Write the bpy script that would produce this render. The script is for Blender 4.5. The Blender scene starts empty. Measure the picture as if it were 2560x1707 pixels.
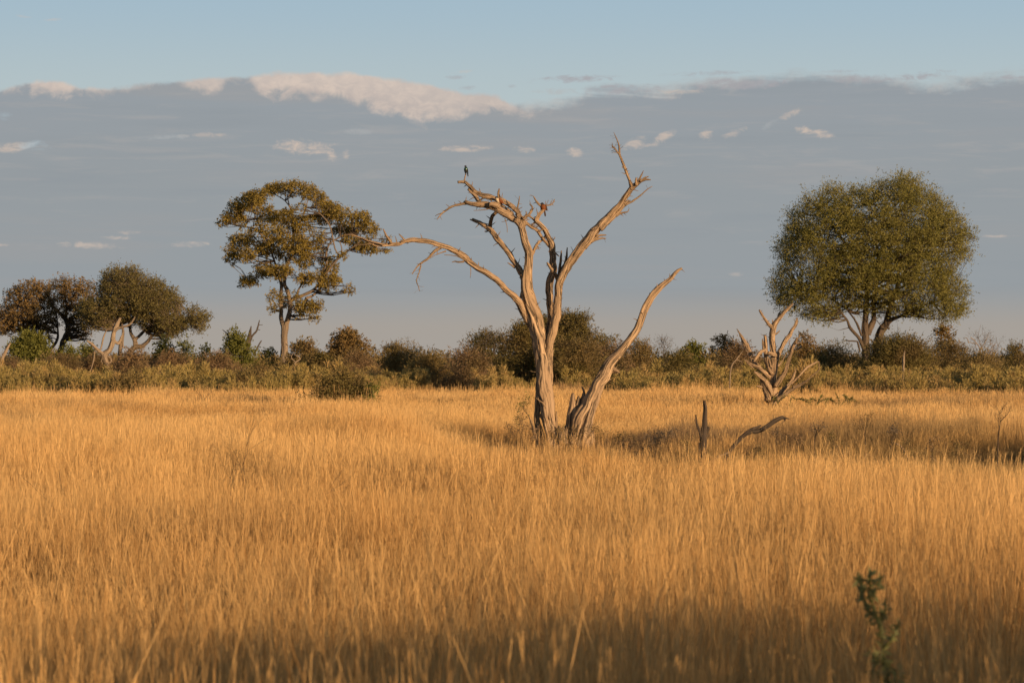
import bpy, math, random
import numpy as np
from mathutils import Vector, noise

# ------------------------------------------------------------------ basics
random.seed(7)
scene = bpy.context.scene
COL = scene.collection
FPX = 7111.0            # focal length in photo pixels (100 mm lens, 2560 px wide)
CX, CY, CH = 1280.0, 890.0, 2.65      # CY: photo row of the horizon

def P(x, y, d):
    return Vector(((x - CX) / FPX * d, d, CH - (y - CY) / FPX * d))

def base_at(x, d):
    return Vector(((x - CX) / FPX * d, d, 0.0))

def empty(name, loc, label, cat, group=None):
    o = bpy.data.objects.new(name, None)
    o.location = loc
    o.empty_display_size = 0.3
    COL.objects.link(o)
    o['label'] = label
    o['category'] = cat
    if group: o['group'] = group
    return o

def mesh_obj(name, V, faces, mats, parent=None, attrs=None, smooth=False, midx=None, link=True, loc=None):
    """V: (N,3) array in world coordinates; faces: list of arrays (M,k)."""
    V = np.asarray(V, dtype=np.float32).reshape(-1, 3)
    if parent is not None:
        V = V - np.array(parent.location, dtype=np.float32)
    elif loc is not None:
        V = V - np.array(loc, dtype=np.float32)
    me = bpy.data.meshes.new(name)
    flat = [np.asarray(f, dtype=np.int32) for f in faces if len(f)]
    loops = np.concatenate([f.ravel() for f in flat])
    tot = np.concatenate([np.full(len(f), f.shape[1], dtype=np.int32) for f in flat])
    start = np.concatenate([[0], np.cumsum(tot)[:-1]]).astype(np.int32)
    me.vertices.add(len(V)); me.vertices.foreach_set('co', V.ravel())
    me.loops.add(len(loops)); me.loops.foreach_set('vertex_index', loops)
    me.polygons.add(len(tot)); me.polygons.foreach_set('loop_start', start)
    if smooth:
        me.polygons.foreach_set('use_smooth', np.ones(len(tot), dtype=bool))
    for m in (mats if isinstance(mats, (list, tuple)) else [mats]):
        me.materials.append(m)
    if midx is not None:
        me.polygons.foreach_set('material_index', np.asarray(midx, dtype=np.int32))
    if attrs:
        for k, a in attrs.items():
            a = np.asarray(a, dtype=np.float32)
            if a.ndim == 1:
                at = me.attributes.new(k, 'FLOAT', 'POINT'); at.data.foreach_set('value', a)
            else:
                at = me.attributes.new(k, 'FLOAT_VECTOR', 'POINT'); at.data.foreach_set('vector', a.ravel())
    me.update(calc_edges=True)
    me.validate()
    o = bpy.data.objects.new(name, me)
    if link: COL.objects.link(o)
    if parent is not None: o.parent = parent
    elif loc is not None: o.location = loc
    return o

class Acc:
    """collects geometry for one mesh"""
    def __init__(s): s.V = []; s.F = {3: [], 4: []}; s.A = []; s.n = 0
    def add(s, V, F4, F3, A):
        if len(F4): s.F[4].append(np.asarray(F4, dtype=np.int32) + s.n)
        if len(F3): s.F[3].append(np.asarray(F3, dtype=np.int32) + s.n)
        s.V.append(np.asarray(V, dtype=np.float32)); s.A.append(np.asarray(A, dtype=np.float32)); s.n += len(V)
    def build(s, name, mat, parent=None, smooth=True, loc=None, attr='bark'):
        faces = [np.concatenate(s.F[k]) for k in (4, 3) if s.F[k]]
        return mesh_obj(name, np.concatenate(s.V), faces, mat, parent, {attr: np.concatenate(s.A)}, smooth, loc=loc)

# ------------------------------------------------------------------ tubes
def catmull(pts, step):
    """pts list of (Vector, r) -> dense list"""
    n = len(pts)
    if n == 2:
        L = (pts[1][0] - pts[0][0]).length
        k = max(2, int(L / step))
        return [(pts[0][0].lerp(pts[1][0], t / k), pts[0][1] + (pts[1][1] - pts[0][1]) * t / k) for t in range(k + 1)]
    out = []
    for i in range(n - 1):
        p0 = pts[max(0, i - 1)]; p1 = pts[i]; p2 = pts[i + 1]; p3 = pts[min(n - 1, i + 2)]
        L = (p2[0] - p1[0]).length
        k = max(1, int(L / step))
        for j in range(k):
            t = j / k; t2 = t * t; t3 = t2 * t
            v = 0.5 * ((2 * p1[0]) + (p2[0] - p0[0]) * t + (2 * p0[0] - 5 * p1[0] + 4 * p2[0] - p3[0]) * t2 + (3 * p1[0] - p0[0] - 3 * p2[0] + p3[0]) * t3)
            s = t * t * (3 - 2 * t)
            out.append((v, p1[1] + (p2[1] - p1[1]) * s))
    out.append(pts[-1])
    return out

def tube(acc, pts, seg=None, groove=0.12, jag=0.0, wob=0.25, step=None, twist=1.2):
    rmax = max(p[1] for p in pts)
    if seg is None: seg = 32 if rmax > 0.08 else (14 if rmax > 0.035 else (8 if rmax > 0.015 else 5))
    if step is None: step = max(rmax * 0.55, 0.03)
    D = catmull(pts, step)
    n = len(D); sd = random.uniform(0, 100)
    C = []
    for i, (v, r) in enumerate(D):
        w = Vector((noise.noise(Vector((i * 0.35, sd, 0))), noise.noise(Vector((i * 0.35, sd, 9))), noise.noise(Vector((i * 0.35, sd, 19))))) * r * wob
        if i == 0 : w *= 0
        C.append(v + w)
    up = Vector((0.31, -0.8, 0.5)).normalized()
    V = []; A = []; s = 0.0
    ref = None
    ang = [2 * math.pi * j / seg for j in range(seg)]
    for i in range(n):
        T = (C[min(n - 1, i + 1)] - C[max(0, i - 1)])
        if T.length < 1e-6: T = Vector((0, 0, 1))
        T.normalize()
        if ref is None:
            ref = (up - T * up.dot(T)).normalized()
        else:
            ref = (ref - T * ref.dot(T)).normalized()
        B = T.cross(ref)
        if i: s += (C[i] - C[i - 1]).length
        r = D[i][1]
        for a in ang:
            ca, sa = math.cos(a + s * twist / max(0.25, 3 * rmax) * 0.25), math.sin(a + s * twist / max(0.25, 3 * rmax) * 0.25)
            k = 1.0
            if groove > 0 and seg > 7:
                k += groove * 1.5 * noise.noise(Vector((ca * 1.3, sa * 1.3, s * 0.7 + sd)))
                gn = noise.noise(Vector((ca * 2.1, sa * 2.1, s * 0.8 + sd)))
                k += groove * 1.2 * gn - groove * 1.5 * max(0, 0.10 - abs(gn)) / 0.10
            off = 0.0
            if jag and i > n - 3: off = jag * r * noise.noise(Vector((ca * 2.2, sa * 2.2, sd))) * (i - (n - 3)) 
            dirv = ref * math.cos(a) + B * math.sin(a)
            V.append(C[i] + dirv * (r * k) + T * off)
            A.append((ca * 0.5, sa * 0.5, s * 0.35 + sd))
    F = []
    for i in range(n - 1):
        for j in range(seg):
            j2 = (j + 1) % seg
            F.append((i * seg + j, i * seg + j2, (i + 1) * seg + j2, (i + 1) * seg + j))
    V.append(C[-1] + (C[-1] - C[-2]).normalized() * D[-1][1] * 0.25); A.append((0, 0, s))
    V.append(C[0]); A.append((0, 0, 0))
    e = len(V) - 2
    T3 = [((n - 1) * seg + j, (n - 1) * seg + (j + 1) % seg, e) for j in range(seg)] + [((j + 1) % seg, j, e + 1) for j in range(seg)]
    acc.add([tuple(v) for v in V], F, T3, A)

# ------------------------------------------------------------------ node helpers
class N:
    """socket wrapper for arithmetic"""
    def __init__(s, nt, sock): s.nt = nt; s.s = sock
    def _op(s, op, *o, clamp=False):
        n = s.nt.nodes.new('ShaderNodeMath'); n.operation = op; n.use_clamp = clamp
        for i, x in enumerate((s,) + o):
            if isinstance(x, N): s.nt.links.new(x.s, n.inputs[i])
            else: n.inputs[i].default_value = x
        return N(s.nt, n.outputs[0])
    def __add__(s, o): return s._op('ADD', o)
    def __sub__(s, o): return s._op('SUBTRACT', o)
    def __mul__(s, o): return s._op('MULTIPLY', o)
    def __truediv__(s, o): return s._op('DIVIDE', o)
    def pow(s, o): return s._op('POWER', o)
    def max(s, o): return s._op('MAXIMUM', o)
    def min(s, o): return s._op('MINIMUM', o)
    def clamp(s): return s._op('ADD', 0.0, clamp=True)
    def step(s, a, b):
        n = s.nt.nodes.new('ShaderNodeMapRange'); n.interpolation_type = 'SMOOTHSTEP'
        s.nt.links.new(s.s, n.inputs[0]); n.inputs[1].default_value = a; n.inputs[2].default_value = b
        n.inputs[3].default_value = 0; n.inputs[4].default_value = 1
        return N(s.nt, n.outputs[0])
    def lin(s, a, b, c, d):
        n = s.nt.nodes.new('ShaderNodeMapRange')
        s.nt.links.new(s.s, n.inputs[0])
        for i, v in enumerate((a, b, c, d)): n.inputs[i + 1].default_value = v
        return N(s.nt, n.outputs[0])
    def curve(s, x0, x1, pts, y0, y1):
        """float curve through pts [(x,y)]"""
        n = s.nt.nodes.new('ShaderNodeFloatCurve')
        t = s.lin(x0, x1, 0, 1)
        s.nt.links.new(t.s, n.inputs['Value'])
        c = n.mapping.curves[0]
        pp = [((x - x0) / (x1 - x0), (y - y0) / (y1 - y0)) for x, y in pts]
        c.points[0].location = pp[0]; c.points[1].location = pp[-1]
        for q in pp[1:-1]: c.points.new(*q)
        n.mapping.update()
        return N(s.nt, n.outputs[0]) * (y1 - y0) + y0

def vec(nt, x, y, z):
    n = nt.nodes.new('ShaderNodeCombineXYZ')
    for i, v in enumerate((x, y, z)):
        if isinstance(v, N): nt.links.new(v.s, n.inputs[i])
        else: n.inputs[i].default_value = v
    return n.outputs[0]

def nz(nt, v, scale=1.0, detail=4.0, rough=0.55, dist=0.0):
    n = nt.nodes.new('ShaderNodeTexNoise')
    nt.links.new(v, n.inputs['Vector'])
    n.inputs['Scale'].default_value = scale; n.inputs['Detail'].default_value = detail
    n.inputs['Roughness'].default_value = rough; n.inputs['Distortion'].default_value = dist
    return N(nt, n.outputs[0])

def lin(c):
    return tuple((x / 255 / 12.92 if x / 255 <= 0.04045 else ((x / 255 + 0.055) / 1.055) ** 2.4) for x in c) + (1,)

def mix(nt, f, a, b):
    n = nt.nodes.new('ShaderNodeMix'); n.data_type = 'RGBA'
    if isinstance(f, N): nt.links.new(f.s, n.inputs[0])
    else: n.inputs[0].default_value = f
    for i, c in ((6, a), (7, b)):
        if hasattr(c, 'is_output'): nt.links.new(c, n.inputs[i])
        else: n.inputs[i].default_value = c
    return n.outputs[2]

def scalec(nt, c, k):
    n = nt.nodes.new('ShaderNodeVectorMath'); n.operation = 'SCALE'
    nt.links.new(c, n.inputs[0])
    if isinstance(k, N): nt.links.new(k.s, n.inputs['Scale'])
    else: n.inputs['Scale'].default_value = k
    return n.outputs[0]

# ------------------------------------------------------------------ world
SUN_EL = 9.0
SUN_AZ = 138.0      # compass azimuth of the sun (behind the camera, to the right)
WS = 0.075
EXPO = 0.36
def make_world():
    w = bpy.data.worlds.new("World"); scene.world = w; w.use_nodes = True
    nt = w.node_tree; nt.nodes.clear()
    out = nt.nodes.new('ShaderNodeOutputWorld'); bg = nt.nodes.new('ShaderNodeBackground')
    nt.links.new(bg.outputs[0], out.inputs[0]); bg.inputs[1].default_value = WS
    sky = nt.nodes.new('ShaderNodeTexSky'); sky.sky_type = 'NISHITA'; sky.sun_disc = False
    sky.sun_elevation = math.radians(SUN_EL); sky.sun_rotation = math.radians(SUN_AZ)
    sky.altitude = 900; sky.dust_density = 1.5
    tc = nt.nodes.new('ShaderNodeTexCoord')
    sep = nt.nodes.new('ShaderNodeSeparateXYZ'); nt.links.new(tc.outputs['Generated'], sep.inputs[0])
    x = N(nt, sep.outputs[0]); y = N(nt, sep.outputs[1]); z = N(nt, sep.outputs[2])
    az = x._op('ARCTAN2', y) * FPX          # azimuth, 7111 units per radian
    el = z._op('ARCSINE') * FPX - (CY - 853.5)   # elevation in the same units, from the picture's middle row
    U = az + 1280.0
    # clear sky behind the clouds: pale blue, paler towards the bank
    base = mix(nt, el.step(560, 900), lin((180, 194, 197)), lin((162, 186, 201)))
        # cloud bank
    edge = U.curve(-400, 3000, [(-400, 600), (0, 612), (70, 632), (150, 641), (225, 622), (400, 636), (520, 648), (600, 655), (700, 664), (800, 666), (905, 661), (960, 655),
                               (1060, 640), (1150, 617), (1250, 610), (1275, 590), (1400, 590), (1500, 618), (1620, 628), (1800, 645), (2000, 650), (2150, 640), (2350, 632), (2560, 640), (3000, 600)], 400, 800)
    nA = nz(nt, vec(nt, U / 95, el / 60, 0.0), 1, 6, 0.6)
    nB = nz(nt, vec(nt, U / 26, el / 20, 3.0), 1, 7, 0.68)
    nS = nz(nt, vec(nt, U / 330, el / 55, 7.0), 1, 6, 0.62, 0.4)
    right = U.step(1240, 1420)
    e1 = edge + (nA - 0.5) * 34 + (nB - 0.5) * 12 + (nS - 0.5) * right * 110
    below = e1 - el                       # >0 inside the bank
    soft = right * 30 + 14
    bank = (below / soft + 0.5).step(0, 1)
    # grey body of the bank with slow streaks
    streak = nz(nt, vec(nt, U / 900, el / 70, 1.5), 1, 6, 0.55, 0.3)
    body = mix(nt, (el + (streak - 0.5) * 260).step(380, 640), lin((150, 156, 160)), lin((150, 157, 163)))
    body = mix(nt, streak.step(0.5, 0.72) * 0.4, body, lin((159, 158, 158)))
    body = mix(nt, streak.step(0.5, 0.25) * 0.45, body, lin((141, 149, 156)))
    body = mix(nt, (el + (streak - 0.5) * 50).step(150, 20) * .9, body, lin((168, 160, 151)))
    wm = nz(nt, vec(nt, U / 260, el / 26, 41.0), 1, 7, 0.65, 0.5)
    body = mix(nt, (wm - (el - 470)._op('ABSOLUTE') * 0.0005).step(0.46, 0.70) * 0.30, body, lin((178, 172, 168)))
    # sunlit billows along the upper edge
    thick = U.curve(-400, 3000, [(-400, 10), (0, 14), (75, 20), (110, 44), (180, 40), (225, 22), (270, 24), (330, 18), (420, 10), (520, 42), (560, 36), (600, 12), (640, 50), (700, 68), (820, 72), (900, 84), (1010, 105),
                                  (1100, 90), (1180, 60), (1250, 48), (1280, 30), (1360, 22), (1500, 14), (1700, 26), (1900, 18), (2100, 20), (2300, 24), (2560, 16), (3000, 14)], 0, 120)
    bil = nz(nt, vec(nt, U / 60, el / 48, 11.0), 1, 7, 0.62, 0.6)
    lit = (thick + (bil - 0.5) * 95 + (nB - 0.5) * 22 - below) / 34
    lit = (lit).step(0, 1)
    bright = U.curve(-400, 3000, [(-400, .5), (0, .6), (110, .95), (200, .9), (300, .7), (420, .5), (520, .85), (600, .55), (660, 1), (800, 1), (1000, .95), (1100, .85), (1240, .8), (1300, .7), (1400, .5), (1800, .4), (2560, .35), (3000, .3)], 0, 1)
    shade = nz(nt, vec(nt, U / 38, el / 26, 21.0), 1, 6, 0.6, 0.5)
    litc = mix(nt, shade.step(0.34, 0.70), lin((188, 177, 171)), lin((213, 196, 183)))
    litc = mix(nt, (below / thick.max(6.0)).step(0.75, 0.1) * 0.5, litc, lin((212, 197, 186)))
    cl = mix(nt, lit * bright, body, litc)
    col = mix(nt, bank, base, cl)
    # small detached clouds and wisps: (x, y in photo-angle units, half width, half height, tilt, strength)
    wis = nz(nt, vec(nt, U / 42, el / 17, 31.0), 1, 6, 0.65, 0.8)
    def blob(cx, cy, rx, ry, tilt, st, colr, lo=0.40, hi=0.66):
        nonlocal col
        du = U - cx; dv = el - (853.5 - cy) - du * tilt
        q = (du / rx) * (du / rx) + (dv / ry) * (dv / ry)
        f = (wis - q * 0.20)
        f = (f + (nB - 0.5) * 0.22).step(lo - .13, hi - .02) * st
        col = mix(nt, f, col, colr)
    warm = lin((206, 188, 174)); pale = lin((180, 182, 182)); blue = lin((168, 184, 192)); gr = lin((166, 164, 168))
    for b in [(40, 380, 60, 14, .18, .85, warm), (95, 372, 45, 14, .1, .7, blue), (10, 300, 45, 12, 0, .6, blue), (520, 342, 60, 6, .03, .5, warm), (420, 348, 70, 6, .05, .4, pale),
              (760, 372, 75, 20, -.02, .9, warm), (830, 392, 14, 16, 0, .8, warm), (866, 388, 10, 16, 0, .7, warm), (900, 330, 35, 9, 0, .4, pale), (1160, 372, 75, 9, 0, .75, warm),
              (1310, 375, 28, 9, 0, .7, warm), (1438, 380, 22, 12, 0, .85, warm), (1590, 360, 36, 15, .2, .8, warm), (1655, 347, 34, 15, .45, .8, warm), (1765, 340, 18, 14, 0, .7, warm),
              (1835, 335, 30, 12, .25, .7, warm), (1975, 290, 28, 10, .4, .6, warm), (1920, 318, 26, 8, .5, .35, pale), (2030, 335, 48, 13, -.22, .9, warm), (480, 612, 50, 8, 0, .7, warm), (310, 597, 55, 5, 0, .5, warm),
              (230, 617, 80, 9, -.03, .65, warm), (330, 585, 40, 6, 0, .45, warm), (10, 617, 30, 4, 0, .5, warm), (1840, 685, 20, 6, 0, .35, warm), (2480, 595, 45, 4, 0, .5, warm), (70, 57, 20, 4, -.1, .3, warm), (138, 64, 28, 4, .05, .3, warm),
              (1140, 196, 30, 6, 0, .5, gr), (1165, 222, 26, 7, 0, .45, gr), (1152, 183, 26, 5, .1, .4, warm), (1280, 218, 12, 6, 0, .5, gr), (1440, 200, 110, 10, .04, .9, gr), (1390, 230, 60, 9, .02, .6, pale), (1560, 225, 110, 13, .03, .9, gr),
              (1780, 187, 110, 7, .03, .7, gr), (1840, 215, 140, 16, .02, .9, gr), (2100, 185, 60, 5, .02, .5, gr), (2300, 200, 75, 13, .1, .95, gr), (2150, 205, 110, 12, 0, .8, gr), (2520, 207, 60, 7, .02, .8, gr), (1700, 232, 60, 6, 0, .5, warm)]:
        blob(*b)
    low = scalec(nt, col, 1.0 / WS / 2 ** EXPO)
    m = el.step(1900, 1050)                       # the painted part of the sky ends well above the picture
    fin = mix(nt, m, sky.outputs[0], low)
    nt.links.new(fin, bg.inputs[0])
make_world()

sun = bpy.data.lights.new('sun', 'SUN'); sun.energy = 5.0; sun.angle = math.radians(0.5); sun.color = (1.0, 0.69, 0.40)
so = bpy.data.objects.new('sun', sun); COL.objects.link(so); so.location = (20, -30, 20)
a, e = math.radians(SUN_AZ), math.radians(SUN_EL)
S = Vector((math.sin(a) * math.cos(e), math.cos(a) * math.cos(e), math.sin(e)))
so.rotation_euler = S.to_track_quat('Z', 'Y').to_euler()

cam = bpy.data.cameras.new('camera'); co = bpy.data.objects.new('camera', cam); COL.objects.link(co)
co.location = (0, 0, CH); co.rotation_euler = (math.radians(90) + math.atan((CY - 853.5) / FPX), 0, 0)
cam.lens = 100; cam.sensor_width = 36; cam.clip_end = 8000; cam.clip_start = 0.5
cam.dof.use_dof = True; cam.dof.focus_distance = 71.5; cam.dof.aperture_fstop = 5.6
scene.camera = co
scene.view_settings.view_transform = 'Standard'; scene.view_settings.look = 'None'
scene.view_settings.exposure = EXPO; scene.view_settings.gamma = 1.0
scene.cycles.max_bounces = 4; scene.cycles.diffuse_bounces = 2; scene.cycles.transmission_bounces = 2; scene.cycles.transparent_max_bounces = 4

# ------------------------------------------------------------------ materials
def newmat(name):
    m = bpy.data.materials.new(name); m.use_nodes = True
    nt = m.node_tree; nt.nodes.clear()
    return m, nt, nt.nodes.new('ShaderNodeOutputMaterial')

def attr(nt, name, vector=False):
    n = nt.nodes.new('ShaderNodeAttribute'); n.attribute_name = name
    return n.outputs['Vector'] if vector else N(nt, n.outputs['Fac'])

def wood_mat(name, c1, c2, crack=(0.05, 0.04, 0.03), cs=0.5, bump=0.05):
    m, nt, out = newmat(name)
    v = attr(nt, 'bark', True)
    mp = nt.nodes.new('ShaderNodeMapping'); nt.links.new(v, mp.inputs[0]); mp.inputs['Scale'].default_value = (4.6, 4.6, 2.4)
    f = nz(nt, mp.outputs[0], 1.0, 6, 0.6, 0.3)
    mp2 = nt.nodes.new('ShaderNodeMapping'); nt.links.new(v, mp2.inputs[0]); mp2.inputs['Scale'].default_value = (2, 2, 1.7)
    g = nz(nt, mp2.outputs[0], 1.0, 4, 0.6)
    ck = (f - 0.5)._op('ABSOLUTE').step(0.05, 0.012) * g.step(0.40, 0.52) * cs
    c = mix(nt, g.step(0.35, 0.65), c1 + (1,), c2 + (1,))
    c = mix(nt, f.step(0.3, 0.75) * 0.35, c, tuple(min(1, x * 1.25) for x in c2) + (1,))
    c = mix(nt, ck, c, crack + (1,))
    mp3 = nt.nodes.new('ShaderNodeMapping'); nt.links.new(v, mp3.inputs[0]); mp3.inputs['Scale'].default_value = (1.1, 1.1, 3.2)
    st = nz(nt, mp3.outputs[0], 1.0, 5, 0.7, 0.5)
    c = mix(nt, st.step(0.52, 0.66) * 0.55, c, tuple(x * k_ for x, k_ in zip(c1, (.62, .66, .74))) + (1,))
    b = nt.nodes.new('ShaderNodeBsdfPrincipled'); nt.links.new(c, b.inputs['Base Color']); b.inputs['Roughness'].default_value = 0.85
    b.inputs['Specular IOR Level'].default_value = 0.25
    bp = nt.nodes.new('ShaderNodeBump'); bp.inputs['Distance'].default_value = bump; bp.inputs['Strength'].default_value = 0.8
    hh = f - ck * 0.8
    nt.links.new(hh.s, bp.inputs['Height']); nt.links.new(bp.outputs[0], b.inputs['Normal'])
    nt.links.new(b.outputs[0], out.inputs[0])
    return m

def leaf_mat(name, c1, c2, c3=None, trans=0.25, scale=0.8):
    """c1..c2 leaf to leaf variation, c3 patches of another leaf colour"""
    m, nt, out = newmat(name)
    c1 = tuple(a * .65 + b * .35 for a, b in zip(c1, c2)); c2 = tuple(b * .95 for b in c2); trans = trans + .1
    r = attr(nt, 'rnd')
    c = mix(nt, r, c1 + (1,), c2 + (1,))
    if c3:
        g = nt.nodes.new('ShaderNodeNewGeometry')
        k = nz(nt, g.outputs['Position'], scale, 3, 0.6)
        c = mix(nt, k.step(0.45, 0.68) * 0.8, c, c3 + (1,))
    d = nt.nodes.new('ShaderNodeBsdfPrincipled'); nt.links.new(c, d.inputs['Base Color']); d.inputs['Roughness'].default_value = 0.6
    d.inputs['Specular IOR Level'].default_value = 0.2
    t = nt.nodes.new('ShaderNodeBsdfTranslucent'); nt.links.new(c, t.inputs[0])
    ms = nt.nodes.new('ShaderNodeMixShader'); ms.inputs[0].default_value = trans
    nt.links.new(d.outputs[0], ms.inputs[1]); nt.links.new(t.outputs[0], ms.inputs[2]); nt.links.new(ms.outputs[0], out.inputs[0])
    return m

M = {}
M['dead'] = wood_mat('weathered_wood', (0.30, 0.198, 0.115), (0.48, 0.33, 0.195), cs=0.85)
M['deaddark'] = wood_mat('dark_weathered_wood', (0.055, 0.040, 0.029), (0.125, 0.09, 0.062), cs=0.8)
M['pale'] = wood_mat('pale_dead_wood', (0.24, 0.172, 0.112), (0.35, 0.26, 0.172), cs=0.4)
M['bark'] = wood_mat('brown_bark', (0.075, 0.053, 0.036), (0.14, 0.10, 0.067), cs=0.6)
M['barkpale'] = wood_mat('pale_bark', (0.15, 0.11, 0.075), (0.25, 0.185, 0.125), cs=0.4)
M['barkdark'] = wood_mat('dark_bark', (0.06, 0.045, 0.035), (0.11, 0.085, 0.06), cs=0.4)
M['leafgold'] = leaf_mat('golden_olive_leaves', (0.12, 0.097, 0.023), (0.35, 0.25, 0.055), (0.20, 0.145, 0.038), scale=0.9)
M['leafgreen'] = leaf_mat('dusty_green_leaves', (0.095, 0.095, 0.024), (0.30, 0.255, 0.066), (0.18, 0.17, 0.042), scale=0.7)
M['leafolive'] = leaf_mat('olive_brown_leaves', (0.12, 0.095, 0.034), (0.28, 0.20, 0.073), (0.21, 0.135, 0.058), scale=0.6)
M['leafrust'] = leaf_mat('rusty_leaves', (0.095, 0.070, 0.026), (0.32, 0.20, 0.072), (0.12, 0.095, 0.036), scale=0.5)
M['leafcrown'] = leaf_mat('olive_green_leaves', (0.085, 0.076, 0.026), (0.23, 0.185, 0.062), (0.14, 0.115, 0.042), scale=0.6)
M['leafdark'] = leaf_mat('dark_acacia_leaves', (0.065, 0.060, 0.019), (0.20, 0.152, 0.046), (0.20, 0.135, 0.058), scale=0.55)
M['leafdeep'] = leaf_mat('deep_green_leaves', (0.026, 0.034, 0.012), (0.08, 0.085, 0.024))
M['leafbright'] = leaf_mat('fresh_green_leaves', (0.085, 0.095, 0.02), (0.21, 0.20, 0.045))
M['leafbrown'] = leaf_mat('brown_twigs_and_leaves', (0.15, 0.095, 0.052), (0.31, 0.20, 0.10), (0.16, 0.12, 0.05), scale=0.6)
M['leafgrey'] = leaf_mat('grey_brown_twigs', (0.11, 0.085, 0.06), (0.20, 0.155, 0.105))
M['frond'] = leaf_mat('green_fronds', (0.10, 0.11, 0.028), (0.20, 0.19, 0.05))

# ------------------------------------------------------------------ leaves
def rng(seed): return np.random.default_rng(seed)

def unit(v): return v / np.maximum(1e-6, np.linalg.norm(v, axis=1, keepdims=True))

def leaf_geo(P0, D, L, W, R):
    """rhombic leaves: base points P0 (n,3), directions D, lengths L, widths W"""
    n = len(P0)
    rv = unit(R.normal(size=(n, 3)))
    side = unit(np.cross(D, rv)) * W[:, None] * 0.5
    mid = P0 + D * (L * 0.45)[:, None]
    tip = P0 + D * L[:, None]
    V = np.stack([P0, mid + side, tip, mid - side], 1).reshape(-1, 3)
    F = np.arange(4 * n).reshape(-1, 4)
    return V, F

def foliage(name, clumps, dens, L, W, mat, parent, seed, upb=0.3, outb=0.6, shell=0.55, drop=0.0, sl=0.45, k=9, extra=None):
    """clumps: list of (x,y,z,rx,ry,rz) world; leaves sit along short twigs (sprays, sl metres long) that point outwards"""
    R = rng(seed); Vs = []; Ds = []; CS = []
    for (x, y, z, rx, ry, rz) in clumps:
        ar = (rx * rz + rx * ry + ry * rz) / 3
        nsp = max(3, int(dens * ar / k * R.uniform(.6, 1.25)))
        u = unit(R.normal(size=(nsp, 3)))
        rad = shell + (1.0 - shell) * R.random(nsp) ** 0.8
        c = u * rad[:, None] * np.array([rx, ry, rz]) + np.array([x, y, z])
        d = unit(u * outb + R.normal(size=(nsp, 3)) * 0.40 + np.array([0, 0, upb]))
        tone = R.uniform(-.2, .2)
        c = np.repeat(c, k, 0); d0 = np.repeat(d, k, 0); ls = np.repeat(sl * R.uniform(.4, 1.5, nsp), k)
        t = R.random(nsp * k)
        pos = c + d0 * ((t - 0.25) * ls)[:, None] + R.normal(size=c.shape) * (0.05 + L * 0.28) * (1.1 - .6 * t)[:, None]
        dd = unit(d0 + R.normal(size=c.shape) * 0.6 + np.array([0, 0, -drop]))
        Vs.append(pos); Ds.append(dd); CS.append(np.repeat(np.clip(R.random(nsp) + tone, 0, 1), k))
    P0 = np.concatenate(Vs); D = np.concatenate(Ds); CS = np.concatenate(CS)
    P0[:, 2] = np.maximum(P0[:, 2], 0.03)
    n = len(P0)
    V, F = leaf_geo(P0, D, L * R.uniform(.6, 1.4, n), W * R.uniform(.6, 1.4, n), R)
    rnd = np.repeat(np.clip(CS * 0.6 + R.random(n) * 0.4, 0, 1), 4)
    return mesh_obj(name, V, [F], mat, parent, {'rnd': rnd})

def in_poly(x, y, poly):
    c = False; j = len(poly) - 1
    for i in range(len(poly)):
        xi, yi = poly[i]; xj, yj = poly[j]
        if (yi > y) != (yj > y) and x < (xj - xi) * (y - yi) / (yj - yi) + xi: c = not c
        j = i
    return c

def edge_dist(x, y, poly):
    best = 1e9
    for i in range(len(poly)):
        x1, y1 = poly[i - 1]; x2, y2 = poly[i]
        dx, dy = x2 - x1, y2 - y1; t = max(0, min(1, ((x - x1) * dx + (y - y1) * dy) / (dx * dx + dy * dy + 1e-9)))
        best = min(best, math.hypot(x - x1 - t * dx, y - y1 - t * dy))
    return best

def fill_clumps(poly, d, rpx, sep, depth, seed, holes=(), flat=0.8, void=None):
    """poly in photo px; returns 3D clumps at distance d; depth half-thickness in m"""
    rr = random.Random(seed); xs = [p[0] for p in poly]; ys = [p[1] for p in poly]
    m = d / FPX; out = []; pts = []
    dmax = max(edge_dist(rr.uniform(min(xs), max(xs)), rr.uniform(min(ys), max(ys)), poly) for _ in range(300))
    tries = 0
    while tries < 5000:
        tries += 1
        x = rr.uniform(min(xs), max(xs)); y = rr.uniform(min(ys), max(ys))
        if not in_poly(x, y, poly): continue
        e_ = edge_dist(x, y, poly)
        r = rpx * rr.uniform(0.65, 1.2)
        if e_ < r * 0.62: 
            if e_ < r * 0.35: continue
            r *= 0.7
        if any(((x - hx) / hr) ** 2 + ((y - hy) / hr2) ** 2 < 1 for hx, hy, hr, hr2 in holes): continue
        if void is not None and noise.noise(Vector((x / void[0], y / void[0], seed))) < void[1] and e_ > r * .9 : continue
        if void is not None: e_ = max(0, e_ + 6 * noise.noise(Vector((x / 22, y / 22, 5.0))))
        k = math.sqrt(max(0, 1 - (1 - min(1, e_ / dmax)) ** 2)) * depth
        z = rr.choice([-1, -1, 1, rr.uniform(-1, 1)]) * k * rr.uniform(0.75, 1)
        if any((x - a) ** 2 + (y - b) ** 2 + ((z - c) / m) ** 2 < sep ** 2 for a, b, c in pts): continue
        pts.append((x, y, z))
        q = P(x, y, d + z)
        out.append((q.x, q.y, q.z, r * m, r * m, r * m * flat))
    return out

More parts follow.
